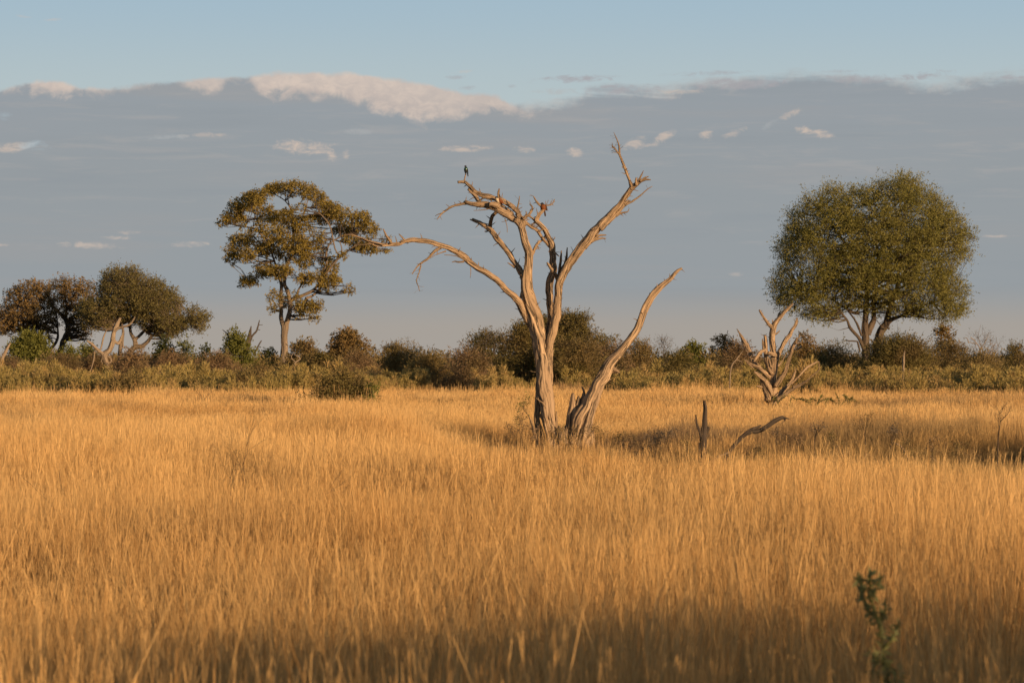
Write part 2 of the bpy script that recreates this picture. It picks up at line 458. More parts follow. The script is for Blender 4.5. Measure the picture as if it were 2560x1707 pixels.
def limbs_to(acc, limbs, tr, d, default_depth=0.0, seg=None, groove=0.1, nodes=None):
    """limbs: list of (z0, z1, [(x,y,r)...]) ; tr maps to photo px"""
    for l in limbs:
        z0, z1, pts = l[0], l[1], l[2]
        n = len(pts); pp = []
        for i, (x, y, r) in enumerate(pts):
            X, Y, k = tr(x, y)
            dd = d + z0 + (z1 - z0) * i / (n - 1)
            v = P(X, Y, dd); rr_ = r * k * d / FPX
            pp.append((v, rr_))
            if nodes is not None: nodes.append((v, rr_))
            if nodes is not None and i:
                nodes.append((pp[i - 1][0].lerp(v, 0.5), (pp[i - 1][1] + rr_) / 2))
        tube(acc, pp, seg=seg, groove=groove, jag=(l[3] if len(l) > 3 else 0))

def crop(ox, oy, s):
    return lambda x, y: (ox + x / s, oy + y / s, 1 / s)
ident = lambda x, y: (x, y, 1.0)

def connect(acc, nodes, clumps, seed, r0=0.07, twigs=5):
    """thin curved branches from the limbs to every clump and twigs inside it"""
    rr = random.Random(seed)
    for (x, y, z, rx, ry, rz) in clumps:
        c = Vector((x, y, z))
        best = min(nodes, key=lambda n: (n[0] - c).length + (1.2 * max(0, n[0].z - c.z)) + (0.6 if n[1] < 0.03 else 0))
        a = best[0]; L = (c - a).length
        mid = a.lerp(c, 0.5) + Vector((rr.uniform(-.1, .1), rr.uniform(-.1, .1), rr.uniform(-.12, .06))) * L
        ra = min(best[1] * 0.8, r0 * (0.5 + L * 0.25))
        tube(acc, [(a, ra), (mid, ra * 0.7), (c, ra * 0.35)], seg=5, groove=0, step=L / 5 + 0.05)
        for _ in range(twigs):
            v = Vector((rr.gauss(0, 1), rr.gauss(0, 1), rr.gauss(0.3, 1))).normalized()
            t = c + Vector((v.x * rx, v.y * ry, v.z * rz)) * 0.9
            s0 = mid.lerp(c, rr.uniform(0.3, 1))
            tube(acc, [(s0, ra * 0.35), (s0.lerp(t, .5) + Vector((0, 0, rr.uniform(-.1, .1))), ra * 0.25), (t, ra * 0.12)], seg=3, groove=0, step=(t - s0).length / 2 + 0.02)

# ------------------------------------------------------------------ ground
def make_ground():
    m, nt, out = newmat('dry_sandy_soil')
    g = nt.nodes.new('ShaderNodeNewGeometry')
    k = nz(nt, g.outputs['Position'], 0.35, 6, 0.6)
    c = mix(nt, k.step(0.35, 0.65), (0.17, 0.11, 0.055, 1), (0.28, 0.19, 0.10, 1))
    b = nt.nodes.new('ShaderNodeBsdfPrincipled'); nt.links.new(c, b.inputs['Base Color']); b.inputs['Roughness'].default_value = 0.95
    nt.links.new(b.outputs[0], out.inputs[0])
    n = 60
    xs = np.sign(np.linspace(-1, 1, n + 1)) * np.abs(np.linspace(-1, 1, n + 1)) ** 2 * 5000
    X, Y = np.meshgrid(xs, xs)
    V = np.stack([X.ravel(), Y.ravel(), np.zeros(X.size)], 1)
    i = np.arange(n * (n + 1)).reshape(n, n + 1)[:, :n].ravel()
    F = np.stack([i, i + 1, i + n + 2, i + n + 1], 1)
    o = mesh_obj('ground', V, [F], m)
    o['kind'] = 'structure'
make_ground()

# ------------------------------------------------------------------ grass
def grass_patch(name, size, n, h, w, mat, seed, segs=4, heads=8, headL=0.06, headW=0.0025, leaves=0.35, lean=0.13, spreadh=.4, contrast=1.0, stalks=0):
    R = rng(seed)
    # tussocks: culms gather in tufts
    nt_ = max(6, int(n / 16))
    tc = R.uniform(-size / 2, size / 2, (nt_, 2))
    tk = R.integers(0, nt_, n)
    base = tc[tk] + R.normal(size=(n, 2)) * 0.045 * (1 + (R.random((n, 1)) > .6) * 1.5)
    H = h * (0.40 + .85 * R.random(n) ** 1.9 + (R.random(n) > .97) * .25)
    H = np.where(np.arange(n) < stalks, h * R.uniform(1.15, 1.42, n), H) * (0.88 + 0.2 * R.random(nt_)[tk])
    ld = R.uniform(0, 2 * np.pi, n); la = np.abs(R.normal(0, lean, n)) + 0.02
    out = base - tc[tk]
    dx = np.cos(ld) * la + out[:, 0] * 1.4; dy = np.sin(ld) * la + out[:, 1] * 1.4
    yaw = R.uniform(0, np.pi, n)
    sx, sy = np.cos(yaw), np.sin(yaw)
    Vv = []; 
    ts = np.linspace(0, 1, segs + 1)
    rnd = 0.55 + (R.random(n) - .55) * contrast
    rnd = np.where(np.arange(n) < stalks, 1.15, rnd)
    ww = w * R.uniform(.6, 1.3, n) * np.where(np.arange(n) < stalks, 1.5, 1.0)
    cen = []
    for t in ts:
        c = np.stack([base[:, 0] + dx * H * (t * .4 + .6 * t * t), base[:, 1] + dy * H * (t * .4 + .6 * t * t), H * t * (1 - 0.06 * t)], 1)
        cen.append(c)
    V = []; A = []
    F = []
    for k, t in enumerate(ts):
        wk = ww * (1 - 0.65 * t) * 0.5
        o = np.stack([sx * wk, sy * wk, np.zeros(n)], 1)
        V.append(cen[k] - o); V.append(cen[k] + o)
        A.append(rnd); A.append(rnd)
    V = np.concatenate(V); A = np.concatenate(A)
    idx = np.arange(n)
    for k in range(segs):
        F.append(np.stack([idx + 2 * k * n, idx + (2 * k + 1) * n, idx + (2 * k + 3) * n, idx + (2 * k + 2) * n], 1))
    F4 = np.concatenate(F)
    T3 = []
    # feathery heads
    off = len(V); Vs = [V]; As = [A]
    if heads:
        hk = heads
        ci = np.repeat(idx, hk)
        t = R.uniform(0.66, 1.0, n * hk)
        c = np.stack([base[ci, 0] + dx[ci] * H[ci] * (t * .4 + .6 * t * t), base[ci, 1] + dy[ci] * H[ci] * (t * .4 + .6 * t * t), H[ci] * t * (1 - .06 * t)], 1)
        th = R.uniform(0, 2 * np.pi, n * hk); sp = R.uniform(0.05, spreadh, n * hk)
        D = unit(np.stack([np.cos(th) * sp, np.sin(th) * sp, np.ones(n * hk) * 0.9], 1))
        L = headL * R.uniform(.5, 1.4, n * hk) * (1.35 - t * .6)
        side = unit(np.cross(D, unit(R.normal(size=D.shape)))) * headW * 0.5
        tip = c + D * L[:, None]
        Vh = np.stack([c, c + D * (L * .6)[:, None] + side, tip, c + D * (L * .6)[:, None] - side], 1).reshape(-1, 3)
        Vs.append(Vh); As.append(np.repeat(np.clip(rnd[ci] * .6 + .4, 0, 1), 4))
        F4 = np.concatenate([F4, np.arange(4 * n * hk).reshape(-1, 4) + off]); off += len(Vh)
    # leaf blades low down
    nl = int(n * leaves)
    if nl:
        b = tc[R.integers(0, nt_, nl)] + R.normal(size=(nl, 2)) * 0.05
        th = R.uniform(0, 2 * np.pi, nl); L = h * R.uniform(.3, .62, nl); sp = R.uniform(.15, .7, nl)
        p0 = np.stack([b[:, 0], b[:, 1], np.zeros(nl)], 1)
        p1 = p0 + np.stack([np.cos(th) * sp * .35, np.sin(th) * sp * .35, np.ones(nl) * .75], 1) * L[:, None]
        p2 = p1 + np.stack([np.cos(th) * sp * .7, np.sin(th) * sp * .7, np.ones(nl) * .35], 1) * L[:, None]
        s = np.stack([-np.sin(th), np.cos(th), th * 0], 1) * w * 0.9
        s = unit(s + R.normal(size=s.shape) * 0.002) * w * 0.9
        Vl = np.stack([p0 - s, p0 + s, p1 + s, p1 - s, p2], 1).reshape(-1, 3)
        i5 = np.arange(nl) * 5 + off
        F4 = np.concatenate([F4, np.stack([i5, i5 + 1, i5 + 2, i5 + 3], 1)])
        T3 = [np.stack([i5 + 3, i5 + 2, i5 + 4], 1)]
        Vs.append(Vl); As.append(np.repeat(R.random(nl) * 0.4, 5))
    return mesh_obj(name, np.concatenate(Vs), [F4] + T3, mat, None, {'rnd': np.concatenate(As)}, link=False)

def grass_mat():
    m, nt, out = newmat('dry_golden_grass')
    r = attr(nt, 'rnd')
    g = nt.nodes.new('ShaderNodeNewGeometry')
    sp = nt.nodes.new('ShaderNodeSeparateXYZ'); nt.links.new(g.outputs['Position'], sp.inputs[0])
    X = N(nt, sp.outputs[0]); Y = N(nt, sp.outputs[1]); Z = N(nt, sp.outputs[2])
    k = nz(nt, vec(nt, X * 0.22, Y * 0.10, 0.0), 1, 4, 0.6)
    k2 = nz(nt, vec(nt, X * 0.9, Y * 0.45, 5.0), 1, 4, 0.6)
    c = mix(nt, r, (0.38, 0.20, 0.062, 1), (0.88, 0.57, 0.235, 1))
    c = mix(nt, k.step(0.50, 0.70) * 0.6, c, (0.80, 0.56, 0.27, 1))
    k4 = nz(nt, vec(nt, X * 0.13, Y * 0.16, 15.0), 1, 4, 0.55)
    c = mix(nt, k4.step(0.47, 0.66) * 0.55, c, (0.42, 0.21, 0.062, 1))
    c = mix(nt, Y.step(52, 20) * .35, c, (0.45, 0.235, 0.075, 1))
    c = mix(nt, k2.step(0.52, 0.74) * 0.55, c, (0.36, 0.225, 0.10, 1))
    # stems are duller brown below the feathery heads
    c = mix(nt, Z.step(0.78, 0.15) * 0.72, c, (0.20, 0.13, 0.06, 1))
    # patches of greyer or olive grass; grey ones behind the hollow paint in shade
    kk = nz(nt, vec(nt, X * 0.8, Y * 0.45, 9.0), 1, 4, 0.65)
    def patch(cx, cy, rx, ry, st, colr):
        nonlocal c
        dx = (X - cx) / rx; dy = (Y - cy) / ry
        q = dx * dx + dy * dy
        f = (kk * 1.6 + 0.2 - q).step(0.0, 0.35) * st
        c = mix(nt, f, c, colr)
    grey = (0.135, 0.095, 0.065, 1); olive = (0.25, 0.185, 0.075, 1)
    patch(6.5, 71, 5.2, 3.0, 0.55, grey)  # shade band behind the hollow, put into the grass colour
    patch(3.6, 71.5, 2.6, 2.2, 0.6, grey)  # same painted shade, closer to the dead tree
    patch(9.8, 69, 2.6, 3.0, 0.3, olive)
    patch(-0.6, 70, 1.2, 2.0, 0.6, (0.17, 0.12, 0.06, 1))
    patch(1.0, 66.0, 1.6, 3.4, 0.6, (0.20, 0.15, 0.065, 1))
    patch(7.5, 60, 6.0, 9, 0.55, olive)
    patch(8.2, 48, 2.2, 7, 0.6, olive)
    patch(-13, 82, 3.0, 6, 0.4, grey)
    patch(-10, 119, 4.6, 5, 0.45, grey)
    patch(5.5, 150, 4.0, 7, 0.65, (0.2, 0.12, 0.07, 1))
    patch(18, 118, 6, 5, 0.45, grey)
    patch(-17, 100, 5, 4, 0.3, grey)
    d = nt.nodes.new('ShaderNodeBsdfPrincipled'); nt.links.new(c, d.inputs['Base Color']); d.inputs['Roughness'].default_value = 0.7
    d.inputs['Specular IOR Level'].default_value = 0.15
    t = nt.nodes.new('ShaderNodeBsdfTranslucent'); nt.links.new(c, t.inputs[0])
    ms = nt.nodes.new('ShaderNodeMixShader'); ms.inputs[0].default_value = 0.28
    nt.links.new(d.outputs[0], ms.inputs[1]); nt.links.new(t.outputs[0], ms.inputs[2]); nt.links.new(ms.outputs[0], out.inputs[0])
    return m
M['grass'] = grass_mat()

def scatter(name, pts, rots, scls, vidx, protos, label, cat):
    """one object: points carrying instances of the tufts"""
    n = len(pts)
    me = bpy.data.meshes.new(name); me.vertices.add(n); me.vertices.foreach_set('co', np.asarray(pts, np.float32).ravel())
    for k, a, ty, fld in (('rot', rots, 'FLOAT_VECTOR', 'vector'), ('scl', scls, 'FLOAT_VECTOR', 'vector')):
        at = me.attributes.new(k, ty, 'POINT'); at.data.foreach_set(fld, np.asarray(a, np.float32).ravel())
    at = me.attributes.new('vidx', 'INT', 'POINT'); at.data.foreach_set('value', np.asarray(vidx, np.int32))
    o = bpy.data.objects.new(name, me); COL.objects.link(o)
    c = bpy.data.collections.new(name + '_tufts')
    for i, p in enumerate(protos):
        p.name = '%s_tuft_%02d' % (name, i); c.objects.link(p)
    ng = bpy.data.node_groups.new(name + '_scatter', 'GeometryNodeTree')
    ng.interface.new_socket('Geometry', in_out='INPUT', socket_type='NodeSocketGeometry')
    ng.interface.new_socket('Geometry', in_out='OUTPUT', socket_type='NodeSocketGeometry')
    gi = ng.nodes.new('NodeGroupInput'); go = ng.nodes.new('NodeGroupOutput')
    iop = ng.nodes.new('GeometryNodeInstanceOnPoints'); ci = ng.nodes.new('GeometryNodeCollectionInfo')
    ci.inputs['Collection'].default_value = c; ci.inputs['Separate Children'].default_value = True; ci.inputs['Reset Children'].default_value = True
    ng.links.new(gi.outputs[0], iop.inputs['Points']); ng.links.new(ci.outputs[0], iop.inputs['Instance'])
    iop.inputs['Pick Instance'].default_value = True
    def na(nm, ty):
        q = ng.nodes.new('GeometryNodeInputNamedAttribute'); q.data_type = ty; q.inputs[0].default_value = nm; return q.outputs[0]
    ng.links.new(na('vidx', 'INT'), iop.inputs['Instance Index'])
    e2r = ng.nodes.new('FunctionNodeEulerToRotation'); ng.links.new(na('rot', 'FLOAT_VECTOR'), e2r.inputs[0])
    ng.links.new(e2r.outputs[0], iop.inputs['Rotation']); ng.links.new(na('scl', 'FLOAT_VECTOR'), iop.inputs['Scale'])
    ng.links.new(iop.outputs[0], go.inputs[0])
    md = o.modifiers.new('scatter', 'NODES'); md.node_group = ng
    o['kind'] = 'stuff'; o['label'] = label; o['category'] = cat
    return o

def make_grass():
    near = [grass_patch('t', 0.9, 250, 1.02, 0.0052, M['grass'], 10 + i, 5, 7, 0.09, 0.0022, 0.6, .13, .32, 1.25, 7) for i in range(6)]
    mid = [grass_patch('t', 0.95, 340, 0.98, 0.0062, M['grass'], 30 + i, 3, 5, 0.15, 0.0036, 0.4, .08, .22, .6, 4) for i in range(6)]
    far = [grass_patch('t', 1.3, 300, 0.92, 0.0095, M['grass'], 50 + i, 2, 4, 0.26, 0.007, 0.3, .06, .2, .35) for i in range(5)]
    R = rng(99); pts = []; rots = []; sc = []; vi = []
    def hmul(x, y):
        k = 0.96 + 0.5 * noise.noise(Vector((x * 0.17, y * 0.12, 0))) + 0.32 * noise.noise(Vector((x * 0.07, y * 0.24, 20))) + 0.28 * noise.noise(Vector((x * 0.6, y * 0.5, 3)))
        # trampled hollow with the fallen wood
        if y > 78: k *= .80
        elif y > 66: k *= .8 + .2 * (78 - y) / 12
        for cx, cy, rx, ry, dp in ((7.4, 58.5, 6.0, 9.0, .70), (1.2, 65.0, 3.0, 5.0, .5), (10.5, 50, 3.5, 8, .3), (10.6, 110, 5, 4, .2)):
            q = ((x - cx) / rx) ** 2 + ((y - cy) / ry) ** 2
            if q < 1.6: k *= 1 - dp * max(0, min(1, (1.35 - q) / 0.6))
        if 1.2 < x < 13.5 and 38 < y < 70: k = min(k, 1.0 + .22 * noise.noise(Vector((x * .9, y * .5, 7))) - .56 * min(1, (x - 1.2) / 1.5, (13.5 - x) / 2, max(0, (y - 40 - 7 * noise.noise(Vector((x * .5, y * .12, 2)))) / 17)) * min(1, (70 - y) / 3))
        if -2.2 < x < 3.2 and 46 < y < 72.5: k = min(k, .95 - .50 * min(1, (x + 2.2) / 1.5, (3.2 - x) / 1.5 + .4, (y - 46) / 14))
        return k
    y = 9.0
    while y < 245:
        if y < 45: s = 0.60
        elif y < 95: s = 0.68
        else: s = 0.95
        hw = 0.19 * y + 2.5
        xr = hw + 5
        nx = int((hw + xr) / s)
        for i in range(nx):
            x = -hw + (i + R.uniform(-.5, .5)) * s; yy = y + R.uniform(-.5, .5) * s
            dd = yy + R.uniform(-6, 6)
            if y > 190 and R.random() < 0.3: continue
            k = 0 if dd < 42 else (1 if dd < 95 else 2)
            v = [R.integers(0, 6), 6 + R.integers(0, 6), 12 + R.integers(0, 5)][k]
            h = hmul(x, yy) * R.uniform(0.88, 1.1)
            if y > 145 and R.random() < .35: continue
            if y > 160: h *= 0.85
            pts.append((x, yy, -0.01)); rots.append((R.normal(0, .05), R.normal(0, .05), R.uniform(0, 6.28)))
            sc.append((R.uniform(.9, 1.15), R.uniform(.9, 1.15), h)); vi.append(v)
        y += s
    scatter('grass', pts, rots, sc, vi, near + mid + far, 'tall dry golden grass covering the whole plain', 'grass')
make_grass()

def weed_patch(seed, mat, hgt=1.3, n=5, size=1.2, L=0.10, W=0.045, per=260, spread=0.14):
    R = rng(seed); Vs = []; Ds = []; C = []
    for i in range(n):
        bx, by = R.uniform(-size / 2, size / 2, 2); h = hgt * R.uniform(.6, 1.1)
        t = R.random(per) ** 0.7
        rad = spread * (0.5 + 1.0 * np.sin(np.clip(t, 0, 1) * np.pi * .85 + .25)) * R.random(per) ** .5
        th = R.uniform(0, 6.28, per)
        p = np.stack([bx + np.cos(th) * rad, by + np.sin(th) * rad, h * (0.12 + .86 * t)], 1)
        d = unit(np.stack([np.cos(th) * .5, np.sin(th) * .5, np.ones(per)], 1) + R.normal(size=p.shape) * .3)
        Vs.append(p); Ds.append(d); C.append(np.full(per, R.random()))
    P0 = np.concatenate(Vs); D = np.concatenate(Ds); C = np.concatenate(C); m = len(P0)
    V, F = leaf_geo(P0, D, L * R.uniform(.6, 1.5, m), W * R.uniform(.5, 1.3, m), R)
    return mesh_obj('t', V, [F], mat, None, {'rnd': np.repeat(C * .6 + R.random(m) * .4, 4)}, link=False)

def make_weeds():
    mw = leaf_mat('yellow_green_weeds', (0.22, 0.175, 0.06), (0.44, 0.33, 0.11), (0.52, 0.34, 0.14), trans=0.3, scale=0.35)
    pr = [weed_patch(200 + i, mw, 1.35, per=260, W=.030, L=.14, spread=.10) for i in range(5)]
    R = rng(5); pts = []; rots = []; sc = []; vi = []
    for i in range(13000):
        d = R.uniform(130, 215); x = R.uniform(-1, 1) * (0.19 * d + 4)
        px = CX + x / d * FPX
        den = 0.5 + 1.5 * noise.noise(Vector((x * 0.16, d * 0.08, 4)))
        if px > 1560: lim = 145 + 16 * noise.noise(Vector((x * .1, 1, 1))); den += 0.25
        elif px < 720: lim = 143 + 16 * noise.noise(Vector((x * .1, 1, 1))); den += .1
        else: lim = 146; den -= .05
        if 1000 < px < 1560: lim = 152
        if d < lim or R.random() > den * (0.85 if d < 175 else .35): continue
        pts.append((x, d, 0)); rots.append((0, 0, R.uniform(0, 6.28)))
        s = R.uniform(.6, 1.3) * (1 + .6 * noise.noise(Vector((x * .3, d * .2, 8)))); sc.append((s * 1.1, s * 1.1, s)); vi.append(R.integers(0, 5))
    scatter('tall_weeds', pts, rots, sc, vi, pr, 'waist high yellow green weeds growing in a band along the foot of the bushes', 'weeds')
make_weeds()

# ------------------------------------------------------------------ the big dead tree
def spurs(acc, limbs, tr, d, seed):
    rr_ = random.Random(seed)
    for l in limbs:
        pts = l[2]; n = len(pts)
        if n < 5: continue
        for i in range(1, n):
            X, Y, k = tr(pts[i][0], pts[i][1]); X0, Y0, _ = tr(pts[i - 1][0], pts[i - 1][1]); r = pts[i][2] * k * d / FPX
            if Y > 960: continue
            a0 = P(X0, Y0, d + l[0] + (l[1] - l[0]) * (i - 1) / (n - 1)); b0 = P(X, Y, d + l[0] + (l[1] - l[0]) * i / (n - 1)); T_ = (b0 - a0).normalized()
            for _ in range(2 if r < .07 else 1):
                if rr_.random() < .35: continue
                p = a0.lerp(b0, rr_.random()); v = Vector((rr_.gauss(0, 1), rr_.gauss(0, .6), rr_.gauss(0.2, 1))); v = (v - T_ * v.dot(T_)).normalized() + T_ * rr_.uniform(.1, 1.0)
                L_ = rr_.uniform(.05, .16) + r * 1.3; q = p + v.normalized() * L_
                tube(acc, [(p, min(.018, r * .5)), (p.lerp(q, .55) + Vector((0, 0, rr_.uniform(-.01, .02))), min(.011, r * .3)), (q, .003)], seg=5, groove=0, step=.05)
def T(*pts): return list(pts)
D0 = 71.0
dt = empty('dead_tree', base_at(1400, D0), 'tall forked bare grey-brown dead tree in the middle with three birds perched in it', 'dead tree')
def part(name, mat, parent, limbs, tr=ident, d=D0, groove=0.2, label=None):
    a_ = Acc(); limbs_to(a_, limbs, tr, d, groove=groove)
    if name != 'broken_stem': spurs(a_, limbs, tr, d, len(limbs) * 7 + int(limbs[0][2][0][0]))
    o = a_.build(name, mat, parent)
    if label: o['label'] = label
    return o
part('trunk', M['dead'], dt, [
    (-.10, 0, T((1405, 1150, 16), (1394, 1118, 14), (1383, 1085, 14), (1372, 1050, 15), (1366, 1010, 17), (1359, 968, 20.5), (1356.5, 938, 17.5), (1354.7, 882, 17), (1350, 840, 16.5), (1338, 796, 20), (1324, 756, 15.5), (1317, 722, 13), (1315, 700, 12.5),
                  (1317, 680, 10.5), (1320, 655, 9.5), (1321, 633, 10), (1314, 606, 9), (1304, 572, 8.5), (1299, 556, 8))),
    (.05, .05, T((1348, 880, 7), (1341, 845, 9), (1331, 822, 9), (1319.6, 800, 9), (1308, 779, 9), (1296, 756, 8))),
    (.1, .05, T((1357, 1140, 14), (1351, 1090, 10), (1345, 1060, 7.5), (1342, 1035, 7.5), (1346, 1005, 8), (1350, 972, 9))),
    (-.2, -.05, T((1378, 1120, 10), (1366, 1060, 7), (1356, 1010, 6), (1345, 975, 6), (1349, 940, 6))),
    (.0, -.1, T((1378, 1110, 8), (1364, 1060, 5), (1352, 1040, 3), (1350, 1034, 1.5))),
    (.05, .1, T((1374, 1060, 6), (1375, 1000, 5), (1375, 947, 7), (1373, 896, 9), (1374, 874, 9))),
], label='thick grooved left stem')
part('branch', M['dead'], dt, [   # the long arching limb to the left
    (.0, -1.3, T((1324, 815, 7), (1312, 786, 9), (1300, 762, 9), (1288, 745, 8.5), (1275, 734, 8), (1258, 718, 8), (1246, 705, 7.5), (1219, 684, 7.2), (1185, 664, 7), (1158, 640, 7.5), (1130, 625, 6.5), (1100, 613, 6.2), (1069, 604, 5.6), (1035, 600, 5.2), (1011, 604, 5), (998, 610, 5), (977, 611.5, 5), (962, 613, 4.6), (940, 612, 3.6), (906, 597, 2.6), (879, 585, 1.8))),
    (-1.15, -1.3, T((979, 609, 3.5), (969, 593, 3), (964, 585, 2.4), (958.5, 573, 1.6)), .6),
    (-1.1, -1.1, T((1011, 600, 2.4), (1003, 591, 1.8), (997, 585, 1))),
    (-.9, -1.2, T((1104, 618, 3.4), (1094, 624, 3), (1086, 628, 3), (1069, 647, 2.6), (1049, 661, 2.5), (1040, 670, 1.8), (1030, 685, 1.1))),
    (-1.1, -1.2, T((1052, 663, 1.8), (1048, 680, 1.5), (1043.5, 692, 1.5), (1041.5, 705, 1.4), (1046, 716, 1.1), (1049, 728, .7))),
    (-.9, -1.0, T((1115, 628, 2), (1100, 633, 1.4), (1087, 638, 1), (1076, 646, .6))),
    (-.7, -.9, T((1160, 654, 2.6), (1146, 655, 2.2), (1138, 653.5, 1.6), (1130, 655.5, 1))),
    (-.6, -.6, T((1176, 668, 1.2), (1177, 680, .9), (1175.5, 695, .5))),
    (-.8, -.7, T((1111, 637, .9), (1140, 640, 1.1), (1160, 650, 1.2))),
    (.0, .0, T((1300, 752, 3.5), (1303, 738, 3), (1306, 722, 3), (1311, 700, 3))),
    (-1.25, -1.4, T((962, 612, 2.5), (925, 603, 1.8), (895, 592, 1.3), (868, 587, .8), (850, 592, .6))),
    (-1.25, -1.3, T((935, 609, 1.5), (915, 611, 1.0), (893, 613, .8), (875, 622, .5))),
], label='long left limb arching out sideways')
part('branch', M['dead'], dt, [
    (.0, .9, T((1314, 712, 8), (1310, 703, 8), (1300, 678, 7.8), (1283, 650, 7.2), (1266, 626, 7), (1246, 602, 6.8), (1229, 580, 6.8), (1219, 570, 5.8), (1202, 558, 5.2), (1191, 553, 4.6), (1180, 548.5, 4)), 1.2),
    (.75, .4, T((1227, 580, 5), (1225.7, 567, 4.6), (1226, 555, 4.5), (1231, 540, 4.5), (1242, 530, 4.6), (1256, 530, 4))),
    (.2, .1, T((1287, 670, 2.6), (1278, 662, 2), (1269, 657, 1))),
    (.5, .55, T((1272, 628, 2), (1266, 620, 1.2), (1264, 614, .6))),
    (.7, .6, T((1216, 578, 1.5), (1211, 578.5, .8))),
], label='left stem with snapped pale end')
part('branch', M['dead'], dt, [
    (.0, .3, T((1303, 572, 8), (1297, 556, 9), (1281, 545, 9.5), (1268, 536, 9), (1256, 528, 8.5), (1244, 522, 8), (1232, 518, 7.5), (1212, 511, 7.5), (1198, 511, 6.5), (1182, 509, 5.2), (1166, 506, 5), (1160, 506, 4))),
    (.3, .1, T((1168, 508, 3.5), (1150, 511, 3.2), (1131, 516, 3), (1118, 524, 2.6), (1106, 533, 2.3), (1098, 542, 1.7), (1092, 549, 1))),
    (.15, .15, T((1106, 533, 1.5), (1096, 536, 1.2), (1088, 540, .6))),
    (.3, .5, T((1200, 508, 6), (1192, 496, 5), (1185, 488, 4.6), (1178, 481, 4), (1170, 473, 3.6)), .8),
    (.3, .1, T((1199, 505, 2.4), (1203, 498, 2), (1211, 495.5, 1.8), (1221, 497, 1.6), (1230, 502, 1.6))),
    (.1, .0, T((1250, 515, 4), (1238, 507, 3), (1224, 507.5, 2.4))),
    (.1, .0, T((1235, 519, 1.6), (1223, 522, 1.2), (1205, 525, 1.0), (1184, 526.5, .6))),
    (.1, .0, T((1262, 546, 1.2), (1265, 556, 1), (1267.5, 566, .9), (1268, 581, .8))),
    (.1, .1, T((1270, 550, 1.2), (1262, 553, .9), (1254, 555, .5))),
    (.05, .05, T((1222, 512, 5), (1240, 515, 6), (1246, 520, 5))),
], label='upper left limb ending in a thin drooping twig')
part('branch', M['dead'], dt, [
    (.1, .6, T((1302, 560, 7), (1299, 545, 6.8), (1293.7, 531, 6.5), (1280, 517, 6), (1263, 506, 5.8), (1239, 497, 5.6), (1212, 489, 5.6), (1191, 482, 5.2), (1178, 470, 4.8), (1170, 462, 4.4), (1163, 455.5, 4))),
    (.6, .6, T((1164, 456, 3.8), (1156, 455, 3.4), (1145.5, 456, 3)), .6),
    (.6, .6, T((1160.5, 454, 2), (1162, 445, 1.4), (1165, 432, 1.2), (1166.2, 427, .8))),
    (.4, .4, T((1248, 500, 3.6), (1246, 490, 3.2), (1246, 482, 2.8), (1248, 472, 1.4)), .5),
    (.2, .4, T((1282, 536, 4), (1276, 528, 3.6), (1263, 519, 3), (1252, 511, 2.8), (1240, 504, 2.6))),
    (-.05, -.1, T((1293, 545, 2.4), (1294, 530, 2.2), (1294.5, 517, 2), (1297, 505, 1.6), (1298.8, 490, .8))),
    (-.05, -.05, T((1295, 525, 1.2), (1300, 521, 1), (1306, 518, .7))),
    (-.1, -.1, T((1290, 552, 1.8), (1297, 541, 1.5), (1310, 543, 1.4), (1318, 549, 1.2))),
], label='topmost left limb with a short upright perch twig')
part('branch', M['dead'], dt, [
    (.0, .1, T((1303, 578, 6), (1308, 562, 6.4), (1309, 549, 5.2), (1313, 542, 4.4), (1322, 537, 3.4), (1329, 528, 3), (1331.5, 519, 2.3), (1324, 510, 1.3))),
    (.05, .5, T((1311, 553, 4), (1318, 559, 4), (1331, 568.7, 4), (1344, 577, 4.6), (1350, 586, 4.2), (1357, 597, 4), (1368, 609, 4), (1382, 626, 3), (1390, 634, 2), (1398, 641, 1.2))),
    (.2, .35, T((1346, 577, 3), (1352, 576, 2), (1358, 573, 1))),
    (.0, .5, T((1328, 640, 4), (1333, 631, 3.6), (1341, 613, 3.4), (1348, 605, 3), (1356, 599, 2.6), (1366, 587, 2.4))),
    (.2, .2, T((1343, 612, 1.6), (1344, 606, 1.4), (1346, 600, .8))),
    (.2, .2, T((1341, 618, 1.4), (1348, 618, .9))),
    (.1, .1, T((1312, 541, 2), (1316, 533, 1.6), (1314, 528, 1))),
], label='crossing branch between the two stems')
